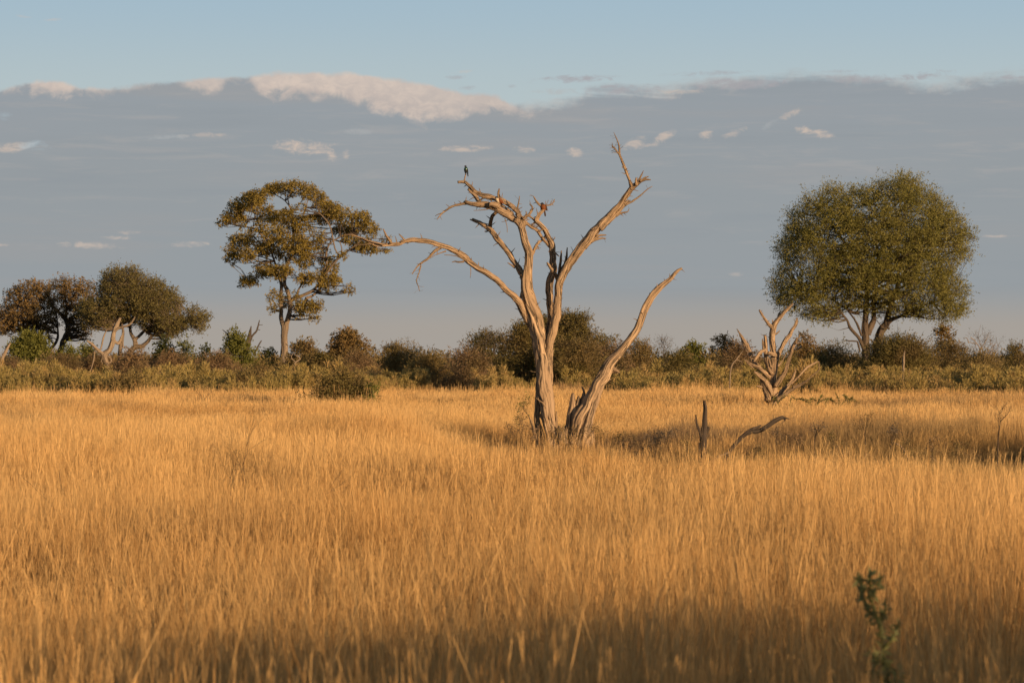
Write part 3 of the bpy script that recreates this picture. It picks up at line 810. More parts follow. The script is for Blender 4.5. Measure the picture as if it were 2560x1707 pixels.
part('branch', M['dead'], dt, [
    (.1, .5, T((1358, 872, 7), (1362, 850, 7.5), (1367, 832, 8), (1374, 812, 8.4), (1379, 784, 8.4), (1374.5, 752, 8.6), (1374, 722, 8.7), (1378, 698, 8.6), (1385, 674, 8.2), (1383, 655, 8), (1381, 640, 8), (1379, 613, 7.6), (1372, 596, 6.6), (1362, 576, 6.2), (1348, 560, 6), (1341, 552, 6), (1344, 543, 5), (1348, 535, 4.6), (1356, 528, 4.2), (1360, 522, 3.6))),
    (.5, .5, T((1360, 524, 3.4), (1353, 516, 3.2), (1344, 508, 3.2), (1339, 500, 2.4), (1334, 491, 1.4))),
    (.5, .3, T((1340, 555, 3), (1333, 547, 2.4), (1326, 542, 2), (1319, 540, 1.2))),
    (.45, .45, T((1333, 548, 1.4), (1336, 543, 1), (1340, 542, .7))), (.45, .45, T((1336, 556, 1.6), (1330, 560, 1), (1327, 560, .6))), (.4, .4, T((1327, 542, 1.2), (1324, 537, .8))),
    (.5, .6, T((1360, 522, 2.2), (1366, 515, 2), (1378, 512, 1.8), (1384, 505, 1.4), (1386.5, 498, .8))),
    (.6, .6, T((1366, 515, 1.0), (1368, 506, .7), (1372, 500, .4))), (.6, .6, T((1364, 514, 1.0), (1363, 506, .7), (1365, 502, .4))), (.6, .6, T((1380, 511, .9), (1385, 514, .5))), (.6, .6, T((1383, 506, .9), (1388, 504, .5))), (.6, .6, T((1374, 512, .8), (1378, 507, .6), (1381, 500, .4))),
    (.3, .3, T((1376, 622, 2), (1372, 630, 1.2))), (.35, .35, T((1380, 603, 2), (1387, 595, 1.2), (1387, 592, .7))),
], label='middle stem twisting up to the right-hand brown bird')
part('branch', M['dead'], dt, [
    (.0, -.9, T((1364, 935, 5), (1367, 900, 8), (1371, 874, 9.5), (1376, 850, 9.6), (1384, 823, 10), (1392.6, 784, 10), (1394, 742, 9.8), (1396.8, 714, 10), (1402, 698, 9.6), (1411, 681, 9.4), (1426, 654, 9.6), (1446, 626, 10), (1467, 603, 11), (1484, 580, 10.4), (1504, 560, 9.4), (1525, 538, 8.4), (1549, 513, 7.4), (1566, 490, 6.6), (1580, 470, 6), (1592, 460, 5.2), (1603, 452, 4), (1614, 449, 2.6), (1627, 450, 1))),
    (-.8, -.9, T((1596, 456, 3.6), (1602, 441, 2.4), (1609, 427, .9)), .8),
    (-.85, -.85, T((1591, 464, 3.6), (1590, 452, 2.8), (1590.5, 444, 1.2)), .8),
    (-.85, -.9, T((1600, 453, 3), (1612, 445, 2.2), (1622, 441, .8))),
    (-.75, -.9, T((1578, 474, 4), (1579, 465, 3.8), (1574, 452, 3.4), (1569, 439, 3.3), (1559, 412, 3.1), (1553, 397, 3), (1548.5, 385, 2.8), (1547.5, 365, 1.9), (1542, 348, 1.3), (1534.5, 331, .6))),
    (-.9, -.9, T((1549, 388, 2.2), (1542, 378, 1.9), (1536, 370, 1.7), (1532, 366, 1.2), (1530.5, 357, .6))),
    (-.85, -.85, T((1558, 420, 1.6), (1556, 418, 1.3), (1556, 415, .6))), (-.85, -.85, T((1566, 425, 1.6), (1568, 421, .8))), (-.8, -.8, T((1533, 370, 1.4), (1530, 366, .8))),
    (-.6, -.4, T((1552, 521, 4), (1566, 511, 3), (1580, 504, 2.4), (1600, 490, 1.9), (1612, 479, 1.5), (1622, 471, 1.2), (1631, 466, .7))),
    (-.5, -.5, T((1570, 509, 1.2), (1576, 499, .6))),
    (-.6, -.5, T((1540, 540, 3.2), (1552, 533, 2.4), (1563, 531, 1.8), (1570, 529, 1.3), (1573, 521, .7))),
    (-.35, -.2, T((1462, 620, 6), (1475, 606, 4.4), (1491, 598.5, 3), (1503, 596, 2.2), (1515, 596, 1.2)), .8),
    (-.4, -.25, T((1476, 604, 5), (1487, 596, 3.4), (1500, 588.5, 2.6), (1515, 588, 1.4)), 1.0),
    (-.4, -.3, T((1490, 590, 3), (1499, 578, 1.4), (1500, 574, .7))),
    (-.05, -.25, T((1400, 700, 7), (1408, 676, 7), (1418, 657, 6.6), (1426, 644, 4.4), (1436, 630, 2), (1441, 623, 1))),
    (-.15, -.2, T((1402, 690, 4), (1411, 665, 3.6), (1416, 645, 3), (1418, 619, 1.3)), .6),
    (-.1, -.15, T((1396, 695, 3.8), (1399, 672, 3.4), (1402, 650, 3), (1403.5, 627, 1.4)), .6),
    (-.1, -.25, T((1394, 700, 4.6), (1388, 686, 4.6), (1379, 674, 4.2), (1373, 664, 3.6), (1367.5, 657, 2.4)), 1.2),
    (-.6, -.6, T((1500, 572, 7), (1530, 544, 6.6), (1556, 518, 5), (1572, 500, 2))),
], label='long right limb sweeping up to splintered forks')
part('branch', M['dead'], dt, [
    (-.15, .2, T((1424, 1150, 18), (1434, 1100, 15), (1444, 1065, 16), (1456, 1035, 15.5), (1469, 1015, 14.5), (1482, 988, 14), (1496, 958, 14.5), (1508, 940, 15.5), (1521, 915, 12.5), (1538, 894, 10.5), (1558, 871, 9.2), (1575, 849, 8.8), (1592, 823, 9.4), (1603, 798, 9.2), (1614, 767, 9.4), (1628, 742, 8.4), (1645, 722, 8.2), (1662, 709, 6.4), (1674, 700, 5.6), (1688, 684, 4.6), (1696, 676, 3.8), (1704, 671, 2.6)), 1.0),
    (.1, .0, T((1510, 935, 11), (1524, 926, 9), (1534, 924, 7), (1544, 929, 4), (1548, 932, 1.6)), .8),
    (.1, .05, T((1500, 958, 9), (1513, 952, 5), (1520, 948.5, 3.4), (1528, 948, 1.4)), .8),
    (-.3, .0, T((1458, 1140, 15), (1462, 1090, 14), (1473, 1050, 11), (1482, 1020, 9), (1494, 985, 8), (1503, 955, 8))),
    (-.25, .0, T((1431, 1110, 10), (1450, 1060, 8), (1466, 1022, 6.5), (1478, 990, 6), (1492, 960, 5))),
    (.2, .2, T((1626, 744, 2), (1624.5, 738, 1.6), (1624, 732, .7))), (.2, .2, T((1690, 684, 1.6), (1689, 679, .7))),
], label='separate right stem curving outward low down')
part('broken_stem', M['dead'], dt, [
    (-.1, .05, T((1402, 1155, 26), (1408, 1112, 19), (1415, 1082, 11), (1417, 1064, 4)), 1.5),
    (-.2, -.1, T((1380, 1155, 22), (1384, 1110, 14), (1388, 1082, 8)), 1.2),
    (.0, .1, T((1448, 1155, 26), (1444, 1110, 19), (1440, 1075, 13), (1436, 1050, 6)), 1.5),
    (-.1, -.1, T((1470, 1150, 18), (1474, 1110, 13), (1480, 1078, 5)), 1.5),
    (.1, .1, T((1412, 1140, 16), (1418, 1100, 14), (1426, 1060, 14), (1431, 1030, 12.5), (1433, 1008, 9), (1432.5, 994, 6), (1432, 984, 3)), 1.5),
    (.15, .15, T((1425, 1090, 12), (1440, 1050, 12), (1448, 1025, 11), (1455, 1005, 8.5), (1459, 990, 5.5), (1460, 978, 2.6), (1455, 967, 2)), 1.2),
    (.05, .1, T((1438, 1060, 8), (1443, 1020, 7), (1447, 1000, 5), (1446, 990, 2)), 1.2),
    (-.1, -.1, T((1391, 1070, 3), (1391, 1050, 2.8), (1391, 1028, 1.7)), .6),
    (-.3, -.2, T((1340, 1100, 5), (1333, 1070, 3.4), (1328, 1054, 3), (1323, 1042, 1.6)), .6),
    (-.25, -.2, T((1347, 1072, 2), (1333, 1072, 1.6), (1318, 1071, .8))),
    (-.2, -.3, T((1375, 1050, 3), (1360, 1012, 2.6), (1350, 1003, 1.8), (1340, 994, .9))),
    (-.3, -.3, T((1402, 1110, 7), (1400, 1085, 5), (1398, 1066, 3)), 1.2), (-.3, -.3, T((1414, 1110, 7), (1411, 1085, 5), (1408, 1068, 3)), 1.2), (-.3, -.3, T((1440, 1120, 7), (1449, 1096, 5), (1455, 1080, 2.5)), 1.2),
], label='short splintered stumps at the base')

# ------------------------------------------------------------------ the second dead tree
D2 = 114.0
c7 = crop(1740, 740, 4.9)
t2 = empty('dead_tree', base_at(1932, D2), 'smaller many-stemmed bare dead tree left of the big round green tree', 'dead tree')
part('trunk', M['dead'], t2, [
    (0, 0, T((930, 1330, 54), (938, 1230, 52), (948, 1140, 46), (946, 1000, 42), (952, 900, 46), (962, 820, 42), (962, 740, 40), (942, 640, 40), (925, 520, 36), (930, 430, 34), (948, 365, 34), (985, 310, 26), (1030, 258, 22), (1080, 200, 20), (1130, 150, 16), (1190, 92, 7)), .8),
    (0, .1, T((880, 1300, 40), (900, 1200, 38), (925, 1100, 36), (935, 1000, 34)),)], c7, D2)
for limbs in (
    [(0, -.4, T((942, 400, 26), (920, 375, 22), (890, 345, 20), (850, 290, 18), (810, 230, 16), (778, 172, 12)), 1.0), (0, 0, T((945, 370, 12), (940, 330, 9), (938, 285, 4)))],
    [(0, .2, T((995, 310, 20), (1010, 270, 18), (1018, 230, 17), (1032, 195, 9)), 1.0)],
    [(0, 0, T((945, 480, 12), (985, 462, 11), (1005, 445, 9), (1028, 422, 4)))],
    [(-.1, .6, T((985, 800, 30), (1000, 740, 28), (1020, 690, 28), (1060, 610, 24), (1100, 545, 26), (1150, 480, 24), (1190, 400, 20), (1228, 335, 20), (1238, 265, 5)), .6)],
    [(-.2, -.8, T((975, 1100, 32), (1000, 1060, 30), (1040, 1000, 28), (1090, 930, 24), (1120, 840, 22), (1150, 740, 20), (1180, 640, 20), (1215, 570, 18), (1235, 510, 8)), .6), (-.8, -.8, T((1220, 580, 9), (1290, 572, 6), (1300, 560, 2))), (-.8, -.8, T((1225, 540, 6), (1265, 500, 4), (1290, 490, 2), (1440, 500, 1.5)))],
    [(.1, .8, T((900, 960, 22), (850, 930, 20), (780, 870, 20), (700, 800, 22), (660, 700, 24), (620, 620, 28), (590, 560, 26), (565, 510, 18), (530, 450, 9), (500, 402, 5)), 0), (.8, .8, T((590, 560, 18), (580, 530, 14), (575, 500, 8)), 1)],
    [(-.1, -.5, T((900, 1000, 24), (860, 960, 22), (800, 900, 24), (720, 858, 20), (650, 822, 18), (590, 775, 6))), (-.4, -.5, T((700, 880, 10), (640, 830, 8), (600, 780, 4)))],
    [(-.2, -.7, T((930, 1210, 36), (890, 1110, 36), (840, 1030, 30), (780, 975, 24), (710, 925, 10)), .8), (-.3, -.4, T((840, 1120, 16), (800, 1110, 14), (745, 1103, 10)), .6), (-.2, -.4, T((890, 1280, 36), (870, 1190, 32), (830, 1090, 26), (790, 1015, 12)), .8)],
    [(.1, .1, T((925, 920, 32), (880, 850, 28), (858, 750, 26), (852, 650, 24), (852, 560, 24), (845, 485, 16)), 1.2), (.1, -.3, T((870, 650, 16), (840, 662, 18), (790, 690, 20), (745, 745, 18), (708, 805, 9)), .8), (.05, .0, T((830, 660, 14), (820, 590, 11), (815, 520, 5)))],
    [(-.3, -.2, T((880, 690, 20), (930, 712, 22), (985, 725, 22))), (-.2, -.3, T((930, 950, 26), (890, 880, 20), (870, 800, 16), (880, 740, 12))), (-.3, -.3, T((920, 870, 14), (905, 800, 12), (890, 760, 6)))],
    [(-.2, .5, T((970, 1260, 36), (1040, 1180, 30), (1110, 1115, 24), (1160, 1050, 18), (1200, 970, 16), (1222, 885, 7)), .6), (.2, 1.0, T((1165, 1075, 13), (1260, 980, 14), (1350, 885, 14), (1440, 830, 12), (1498, 800, 7), (1505, 850, 7), (1502, 905, 8), (1430, 970, 8), (1345, 1045, 8)))],
    [(-.3, -.8, T((990, 1275, 30), (1090, 1200, 24), (1200, 1125, 20), (1290, 1080, 15), (1365, 1038, 7)), .6), (-.6, -.6, T((1190, 1130, 12), (1200, 1100, 9)), 1)],
    [(.1, .3, T((990, 860, 16), (1020, 840, 14), (1060, 790, 10), (1085, 740, 8), (1112, 685, 4))), (.1, .3, T((970, 970, 10), (985, 930, 9), (1000, 910, 4))), (.3, .5, T((1130, 700, 6), (1160, 640, 5), (1140, 560, 5), (1165, 545, 2)))],
):
    part('branch', M['dead'], t2, limbs, c7, D2)

# ------------------------------------------------------------------ leafy trees
def leafy(name, label, cat, d, base_x, trunks, tr, clumps, leafmat, barkmat, seed, dens=1500, L=.16, W=.08, twigs=4, group=None, upb=.3, outb=.6, shell=.5, drop=0, r0=.07, bark2=None, sl=.45):
    t = empty(name, base_at(base_x, d), label, cat, group)
    a_ = Acc(); nodes = []
    limbs_to(a_, trunks, tr, d, nodes=nodes, groove=0.14)
    if clumps:
        b_ = Acc(); connect(b_, [n for n in nodes if n[1] < 9], clumps, seed, r0, twigs)
    a_.build('trunk', barkmat, t)
    if clumps:
        b_.build('limb', bark2 or barkmat, t)
        foliage('crown', clumps, dens, L, W, leafmat, t, seed, upb=upb, outb=outb, shell=shell, drop=drop, sl=sl)
    return t

# the tall open tree left of centre
c3 = crop(500, 430, 2.958); DL = 250.0
cl3 = [(340,230,105,60),(430,185,85,45),(240,320,90,50),(165,365,38,22),(270,265,60,40),(580,120,85,35),(700,110,80,34),(810,160,85,42),(885,215,65,50),(520,125,40,22),(640,150,60,25),
 (500,300,90,50),(600,345,95,55),(760,380,80,60),(450,385,60,45),(560,470,95,65),(700,520,100,65),(800,560,85,65),(320,500,90,40),(240,580,70,50),(340,610,65,42),(480,560,75,50),(640,600,90,55),(770,650,75,50),
 (905,610,50,45),(225,645,45,32),(470,720,85,40),(360,790,75,36),(580,745,85,48),(645,720,45,42),(320,830,38,22),(950,270,75,50),(1060,310,90,48),(1160,355,85,48),(1240,405,72,45),(1290,450,42,38),(900,330,75,50),(1045,425,75,45),
 (1150,500,80,35),(1225,560,85,35),(1060,620,45,24),(960,690,65,42),(960,790,95,60),(1090,855,48,28),(790,790,75,42),(925,865,50,26),(540,930,55,65),(535,1020,38,34),(615,955,46,50),(690,920,44,44),(780,985,95,42),(850,1065,48,36),
 (745,1040,40,22),(875,460,50,50),(900,530,50,45),(1360,512,36,18),(1380,570,20,12),(1000,360,60,40),(1120,430,60,36),(700,440,60,45),(660,280,50,24),(1180,310,45,22),(740,250,45,25),(300,400,30,18),(400,440,26,16)]
rr = random.Random(3); clumps = []
for x, y, rx, ry in cl3:
    X, Y, k = c3(x, y); m_ = DL / FPX
    hz_ = (1 - ((X - 760) / 190) ** 2); dep = math.sqrt(max(.05, hz_)) * 4.2
    for j in range(2 if rx > 60 else 1):
        q = P(X + rr.uniform(-6, 6), Y + rr.uniform(-4, 4), DL + rr.uniform(-1, 1) * dep)
        clumps.append((q.x, q.y, q.z, rx * k * m_ * .98, rx * k * m_ * .9, ry * k * m_ * .98))
        # ragged satellite tufts
        for _ in range(3):
            a1 = rr.uniform(0, 6.28); q2 = q + Vector((math.cos(a1) * rx * k * m_ * .85, rr.uniform(-.5, .5), math.sin(a1) * ry * k * m_ * .8))
            s_ = rr.uniform(.28, .45); clumps.append((q2.x, q2.y, q2.z, rx * k * m_ * s_, rx * k * m_ * s_, rx * k * m_ * s_ * .7))
tall_trunks = [(0, 0, T((622, 1560, 40), (620, 1440, 33), (622, 1300, 27), (625, 1190, 25.5), (628, 1130, 27))),
 (0, .4, T((620, 1150, 20), (603, 1090, 16), (599, 1000, 14), (598, 900, 13), (600, 820, 12), (570, 720, 9), (530, 600, 7), (500, 500, 6))),
 (0, -.4, T((630, 1150, 22), (648, 1090, 17), (664, 1030, 16), (668, 960, 16), (700, 935, 15), (745, 920, 13), (820, 885, 12), (862, 850, 9), (905, 790, 7), (930, 700, 8))),
 (-.3, 1.0, T((666, 970, 15), (650, 890, 14), (624, 820, 12), (640, 740, 10), (652, 670, 10), (684, 610, 8), (690, 450, 7), (680, 300, 6), (630, 215, 4), (560, 170, 3))),
 (-.4, 1, T((780, 935, 11), (830, 915, 9), (880, 872, 7), (920, 820, 5))), (-.3, -.6, T((715, 930, 9), (725, 880, 8), (745, 840, 6), (770, 790, 4))),
 (-.6, -2.5, T((905, 790, 7), (985, 680, 9), (1030, 630, 8), (1075, 595, 7), (1125, 560, 5), (1200, 500, 3.5))), (-.5, -1.5, T((935, 680, 8), (935, 600, 7), (960, 530, 6), (1040, 480, 5), (1120, 455, 3.5))),
 (-2, -2.6, T((1035, 625, 6), (1000, 570, 5), (985, 500, 5), (960, 400, 5), (905, 325, 4), (870, 300, 2.5))), (-2, -2.6, T((1050, 600, 5), (1045, 550, 4), (1030, 510, 3))),
 (.6, 2, T((570, 720, 7), (470, 680, 5), (390, 640, 4), (300, 610, 3))), (.8, -1, T((530, 590, 7), (480, 510, 6), (440, 450, 6), (390, 415, 5), (280, 400, 3))), (.8, 2, T((500, 500, 6), (440, 400, 5), (400, 300, 3.5), (400, 200, 2.5))),
 (1.0, 1.5, T((640, 740, 7), (580, 760, 5), (450, 770, 4), (350, 800, 3))), (.9, 2.5, T((690, 450, 6), (760, 330, 5), (800, 200, 3))), (.9, 2.5, T((680, 300, 5), (650, 190, 4), (700, 130, 2.5)))]
leafy('umbrella_tree', 'tall slender-trunked tree with an open golden-leaved crown, left of the big dead tree', 'tree', DL, 710, tall_trunks, c3, clumps, M['leafgold'], M['barkpale'], 31, dens=850, L=.19, W=.085, twigs=4, drop=.6, upb=.1, shell=.3, r0=.05, sl=.35, bark2=M['bark'])

# the big round green tree on the right
c5 = crop(1900, 420, 3.266); DR = 230.0
outline = [(540,150),(640,160),(700,190),(850,160),(940,165),(1000,90),(1070,110),(1160,60),(1260,80),(1330,160),(1420,190),(1500,260),(1560,340),(1640,420),(1690,500),(1740,570),(1690,640),(1690,740),(1600,790),(1560,870),(1680,950),(1700,1090),(1680,1190),(1550,1235),(1430,1240),(1300,1210),(1150,1190),(1000,1190),(850,1170),(700,1130),(650,1190),(560,1235),(480,1230),(320,1215),(260,1150),(110,1120),(150,1060),(70,960),(130,870),(190,760),(150,680),(150,600),(220,540),(250,430),(245,385),(330,330),(380,240),(470,215)]
polyR = [c5(x, y)[:2] for x, y in outline]
hl = [(c5(640, 600)[0], c5(640, 600)[1], 16, 26), (c5(1170, 820)[0], c5(1170, 820)[1], 7, 9)]
clR = fill_clumps(polyR, DR, 27, 38, 5.2, 11, holes=hl, flat=.72) + fill_clumps(polyR, DR, 14, 17, 4.8, 12, holes=hl, flat=.9, void=(36, 0.05))
for i_ in range(len(polyR)):
    (xa, ya), (xb, yb) = polyR[i_ - 1], polyR[i_]
    for j_ in range(max(1, int(math.hypot(xb - xa, yb - ya) / 15))):
        t_ = rr.random(); x_ = xa + (xb - xa) * t_; y_ = ya + (yb - ya) * t_
        f_ = 1 + rr.uniform(-.08, .05); q = P(2180 + (x_ - 2180) * f_, 640 + (y_ - 640) * f_, DR + rr.uniform(-2, 2)); r_ = rr.uniform(5, 13) * DR / FPX
        clR.append((q.x, q.y, q.z, r_, r_, r_))
right_trunks = [(0, 0, T((872, 1680, 40), (868, 1500, 32), (862, 1400, 29), (855, 1300, 30), (862, 1200, 23), (880, 1050, 18), (870, 900, 15), (800, 760, 13), (720, 640, 11), (640, 540, 9), (560, 420, 6), (480, 330, 4))),
 (.1, .5, T((882, 1360, 26), (905, 1290, 24), (930, 1230, 20), (930, 1100, 18), (960, 900, 14), (960, 700, 11), (930, 500, 8), (900, 300, 5))),
 (.8, .8, T((925, 1650, 38), (945, 1500, 28), (965, 1400, 30), (1000, 1310, 34), (1045, 1250, 28), (1080, 1235, 18), (1150, 1208, 12), (1230, 1170, 9), (1330, 1120, 6), (1480, 1080, 4))),
 (.8, 1.5, T((1035, 1260, 26), (1060, 1160, 20), (1100, 1020, 15), (1200, 820, 11), (1330, 600, 8), (1400, 420, 5))), (.9, 1.4, T((1070, 1120, 14), (1130, 900, 10), (1130, 600, 8), (1180, 350, 5), (1170, 180, 3))),
 (-.4, -.9, T((850, 1490, 14), (828, 1430, 13), (800, 1380, 13), (740, 1310, 12), (710, 1240, 9), (665, 1185, 8), (640, 1140, 6))),
 (-.3, -.6, T((830, 1370, 9), (800, 1290, 8), (765, 1225, 7), (720, 1170, 5))), (-.4, -1, T((810, 1182, 16), (760, 1180, 13), (700, 1145, 10), (600, 1080, 7), (420, 1020, 5), (260, 980, 3))),
 (-.5, -.6, T((815, 1500, 8), (800, 1430, 8), (785, 1415, 6), (740, 1412, 6), (695, 1408, 3))), (-.6, -.7, T((740, 1300, 4), (700, 1310, 3), (640, 1326, 1.5))), (.3, .1, T((1030, 1310, 6), (1000, 1300, 4), (950, 1240, 3))), (.6, .5, T((1010, 1310, 10), (1055, 1308, 5)), 1),
 (0, .2, T((690, 620, 8), (640, 560, 6), (500, 540, 5), (320, 560, 3)))]
tR = leafy('round_tree', 'big round-crowned dusty green tree on the right with three dark trunks', 'tree', DR, 2160, right_trunks, c5, clR, M['leafgreen'], M['bark'], 41, dens=860, L=.16, W=.055, twigs=4, drop=.1, upb=.3, outb=1.3, shell=.5, bark2=M['barkdark'], sl=.9)

# the three trees on the left
c4 = crop(0, 640, 3.675)
def polycl(tr, pts, d, rpx, sep, depth, seed, holes=(), flat=.8):
    return fill_clumps([tr(x, y)[:2] for x, y in pts], d, rpx, sep, depth, seed, [(tr(hx, hy)[0], tr(hx, hy)[1], hr, h2) for hx, hy, hr, h2 in holes], flat)
A1 = polycl(c4, [(10,400),(80,310),(180,240),(300,210),(440,230),(470,330),(520,480),(540,620),(500,740),(440,800),(380,690),(300,735),(150,710),(0,740),(-90,690),(-60,500),(60,430)], 235, 13, 15, 3.0, 21, [(400, 480, 12, 18), (100, 420, 8, 5), (470, 700, 10, 10), (200, 400, 8, 6)], .5)
leafy('acacia_tree', 'dark spreading tree with rusty leaf tips at the far left edge', 'tree', 235, 118, [
 (0, 0, T((430, 1120, 34), (428, 1000, 28), (410, 900, 26), (370, 840, 20), (310, 760, 14), (240, 700, 9), (120, 660, 5))), (0, .5, T((410, 920, 24), (470, 850, 15), (525, 770, 12), (530, 650, 8), (520, 540, 5))),
 (.2, 1, T((400, 890, 22), (380, 760, 16), (350, 640, 13), (290, 540, 9), (220, 460, 6), (150, 360, 4))), (.6, 1.2, T((370, 740, 12), (420, 620, 8), (400, 480, 6), (360, 330, 4)))], c4, A1, M['leafrust'], M['barkdark'], 51, dens=520, L=.17, W=.075, twigs=8, shell=.2, drop=.4, r0=.09)
A2 = polycl(c4, [(440,240),(520,185),(600,175),(700,215),(770,200),(860,230),(900,320),(860,420),(850,560),(850,700),(800,790),(740,790),(690,730),(640,770),(600,660),(540,560),(470,470),(420,380)], 240, 13, 16, 2.6, 22, [(700, 590, 12, 10), (540, 480, 8, 12), (640, 540, 8, 10)], .5)
leafy('acacia_tree', 'thin dark tree with a leaning black trunk, squeezed between the two wider left-hand crowns', 'tree', 240, 140, [
 (0, 0, T((500, 1150, 26), (512, 1030, 24), (545, 900, 25), (590, 770, 26), (625, 680, 27), (610, 600, 24), (570, 550, 15), (480, 460, 10), (400, 400, 6))), (0, .6, T((620, 640, 18), (660, 585, 12), (710, 555, 9), (770, 480, 6))),
 (.1, .4, T((605, 600, 16), (612, 480, 11), (595, 350, 8), (590, 230, 4))), (.2, .5, T((600, 460, 8), (680, 360, 6), (740, 260, 3)))], c4, A2, M['leafrust'], M['barkdark'], 52, dens=470, L=.17, W=.07, twigs=8, shell=.2, drop=.4, r0=.09)
Bp = [(920,180),(1000,120),(1080,95),(1240,110),(1330,170),(1430,200),(1530,260),(1600,320),(1660,360),(1690,430),(1640,500),(1690,560),(1730,480),(1800,455),(1890,520),(1925,600),(1890,660),(1830,720),(1760,650),(1700,690),(1620,745),(1500,770),(1380,700),(1300,660),(1220,640),(1150,600),(1000,650),(880,690),(800,650),(720,560),(720,440),(780,390),(890,370),(910,260)]
B1 = polycl(c4, Bp, 228, 20, 23, 3.6, 23, [(1140, 410, 8, 10)], .6) + polycl(c4, Bp, 228, 10, 12, 3.4, 24, [(1140, 410, 8, 10)], .75)
leafy('acacia_tree', 'broad dome-crowned olive tree, widest of the left-hand trees', 'tree', 228, 330, [
 (0, .3, T((1130, 1090, 30), (1180, 910, 26), (1215, 860, 25), (1245, 825, 26), (1235, 770, 20), (1200, 700, 14), (1190, 600, 11), (1175, 450, 8), (1165, 330, 6))), (0, -.8, T((1240, 835, 22), (1310, 825, 18), (1360, 780, 16), (1395, 735, 12), (1480, 680, 8), (1600, 640, 6), (1740, 600, 4))),
 (-.3, -.6, T((1085, 1000, 16), (1100, 900, 18), (1110, 800, 18), (1130, 720, 12), (1110, 600, 8), (1000, 480, 5))), (.2, -2.0, T((1195, 610, 9), (1240, 520, 6), (1250, 400, 4))), (.2, -2.4, T((1180, 450, 7), (1120, 280, 4))), (.3, 1.5, T((1240, 770, 14), (1400, 600, 9), (1450, 400, 5)))], c4, B1, M['leafcrown'], M['barkpale'], 53, dens=560, L=.16, W=.06, twigs=5, shell=.15, upb=.2, sl=.7)

lt = empty('dead_tree', base_at(285, 205), 'pale crooked dead tree with forked stems, in front of the broad olive tree', 'dead tree')
part('trunk', M['pale'], lt, [(0, 0, T((1065, 1260, 20), (1040, 1130, 15), (1012, 1050, 17), (975, 965, 20), (960, 910, 26), (1000, 870, 24), (1035, 790, 25), (1045, 700, 20), (1070, 640, 18), (1105, 570, 9)), 1.0)], c4, 205)
part('branch', M['pale'], lt, [(0, -.3, T((960, 915, 20), (905, 868, 16), (850, 812, 13), (798, 778, 6))), (0, .1, T((890, 860, 8), (925, 850, 7), (950, 750, 8), (985, 670, 4)))], c4, 205)
part('branch', M['pale'], lt, [(0, -.4, T((1040, 700, 14), (1100, 660, 10), (1190, 630, 9), (1240, 560, 5))), (0, .4, T((1045, 780, 14), (1090, 800, 14), (1120, 740, 10), (1130, 700, 5))), (0, .1, T((1130, 780, 6), (1135, 840, 6), (1165, 825, 3)))], c4, 205)
part('branch', M['pale'], lt, [(-.1, -.2, T((985, 920, 8), (1015, 935, 7), (1022, 970, 6), (990, 985, 5))), (-.1, -.1, T((945, 930, 5), (930, 965, 4), (945, 985, 3))), (0, -.3, T((870, 870, 6), (860, 960, 6), (835, 1040, 5), (800, 1100, 3)))], c4, 205)
def stick(name, label, cat, d, bx, limbs, tr, mat, g=.12):
    t = empty(name, base_at(bx, d), label, cat)
    a_ = Acc(); limbs_to(a_, limbs, tr, d, groove=g); a_.build('stem', M[mat], t)
    return t
stick('dead_tree', 'bare pale leaning trunk cut by the left edge of the view', 'dead tree', 200, -3, [(0, 0, T((-30, 1180, 14), (-10, 1050, 14), (20, 950, 15), (60, 860, 14), (92, 800, 8)), 1.0)], c4, 'pale')
stick('dead_sapling', 'short pale dead pole in the scrub under the far left tree', 'dead tree', 200, 83, [(0, 0, T((300, 1200, 8), (305, 1060, 8), (315, 1000, 7), (332, 935, 4)))], c4, 'pale')
stick('fallen_branch', 'pale forked dead branch lying in brown scrub below the olive tree', 'fallen branch', 190, 330, [(0, .2, T((1265, 1100, 5), (1210, 1055, 6), (1150, 1040, 5), (1060, 985, 3))), (.1, .5, T((1200, 1055, 5), (1260, 1020, 4), (1305, 980, 2)))], c4, 'pale')
stick('dead_pole', 'lone pale dead pole standing before the dark bushes on the right', 'dead tree', 152, 2256, [(0, 0, T((1080, 760, 13), (1085, 640, 12), (1083, 500, 11), (1088, 360, 11), (1090, 300, 10), (1100, 240, 5)), .6), (0, .1, T((1082, 440, 6), (1075, 340, 5), (1078, 300, 2)))], crop(2000, 820, 4.2), 'pale')
stick('bare_sapling', 'pale slanting bare sapling just left of the smaller dead tree', 'dead tree', 142, 1822, [(0, 0, T((415, 1130, 10), (418, 980, 9), (440, 850, 9), (495, 775, 9), (545, 710, 5), (580, 660, 3))), (0, .1, T((500, 780, 7), (560, 805, 5)), 1)], c7, 'pale')
stick('dead_snag', 'dark forked snag poking above the leafy bush left of the tall open tree', 'dead tree', 214, 622, [(0, 0, T((340, 1420, 22), (345, 1300, 18), (365, 1220, 14), (378, 1140, 4))), (0, .1, T((360, 1290, 10), (385, 1215, 7), (420, 1170, 6), (440, 1095, 3))), (.1, .1, T((425, 1165, 3), (445, 1168, 2))), (.1, .1, T((435, 1130, 3), (465, 1130, 1.5))), (0, 0, T((395, 1350, 7), (440, 1270, 5), (456, 1245, 3))), (0, -.2, T((240, 1330, 7), (210, 1215, 6), (195, 1190, 4), (165, 1165, 2))), (-.2, -.2, T((203, 1200, 3), (222, 1150, 2)))], c3, 'barkdark')
stick('bare_shrub', 'pale bare stem curling out of the bush right of the tall tree trunk', 'dead tree', 196, 745, [(0, 0, T((735, 1540, 8), (700, 1455, 7), (705, 1410, 7), (740, 1380, 5), (700, 1350, 3))), (0, 0, T((705, 1405, 5), (675, 1370, 3), (690, 1340, 2)))], c3, 'pale')

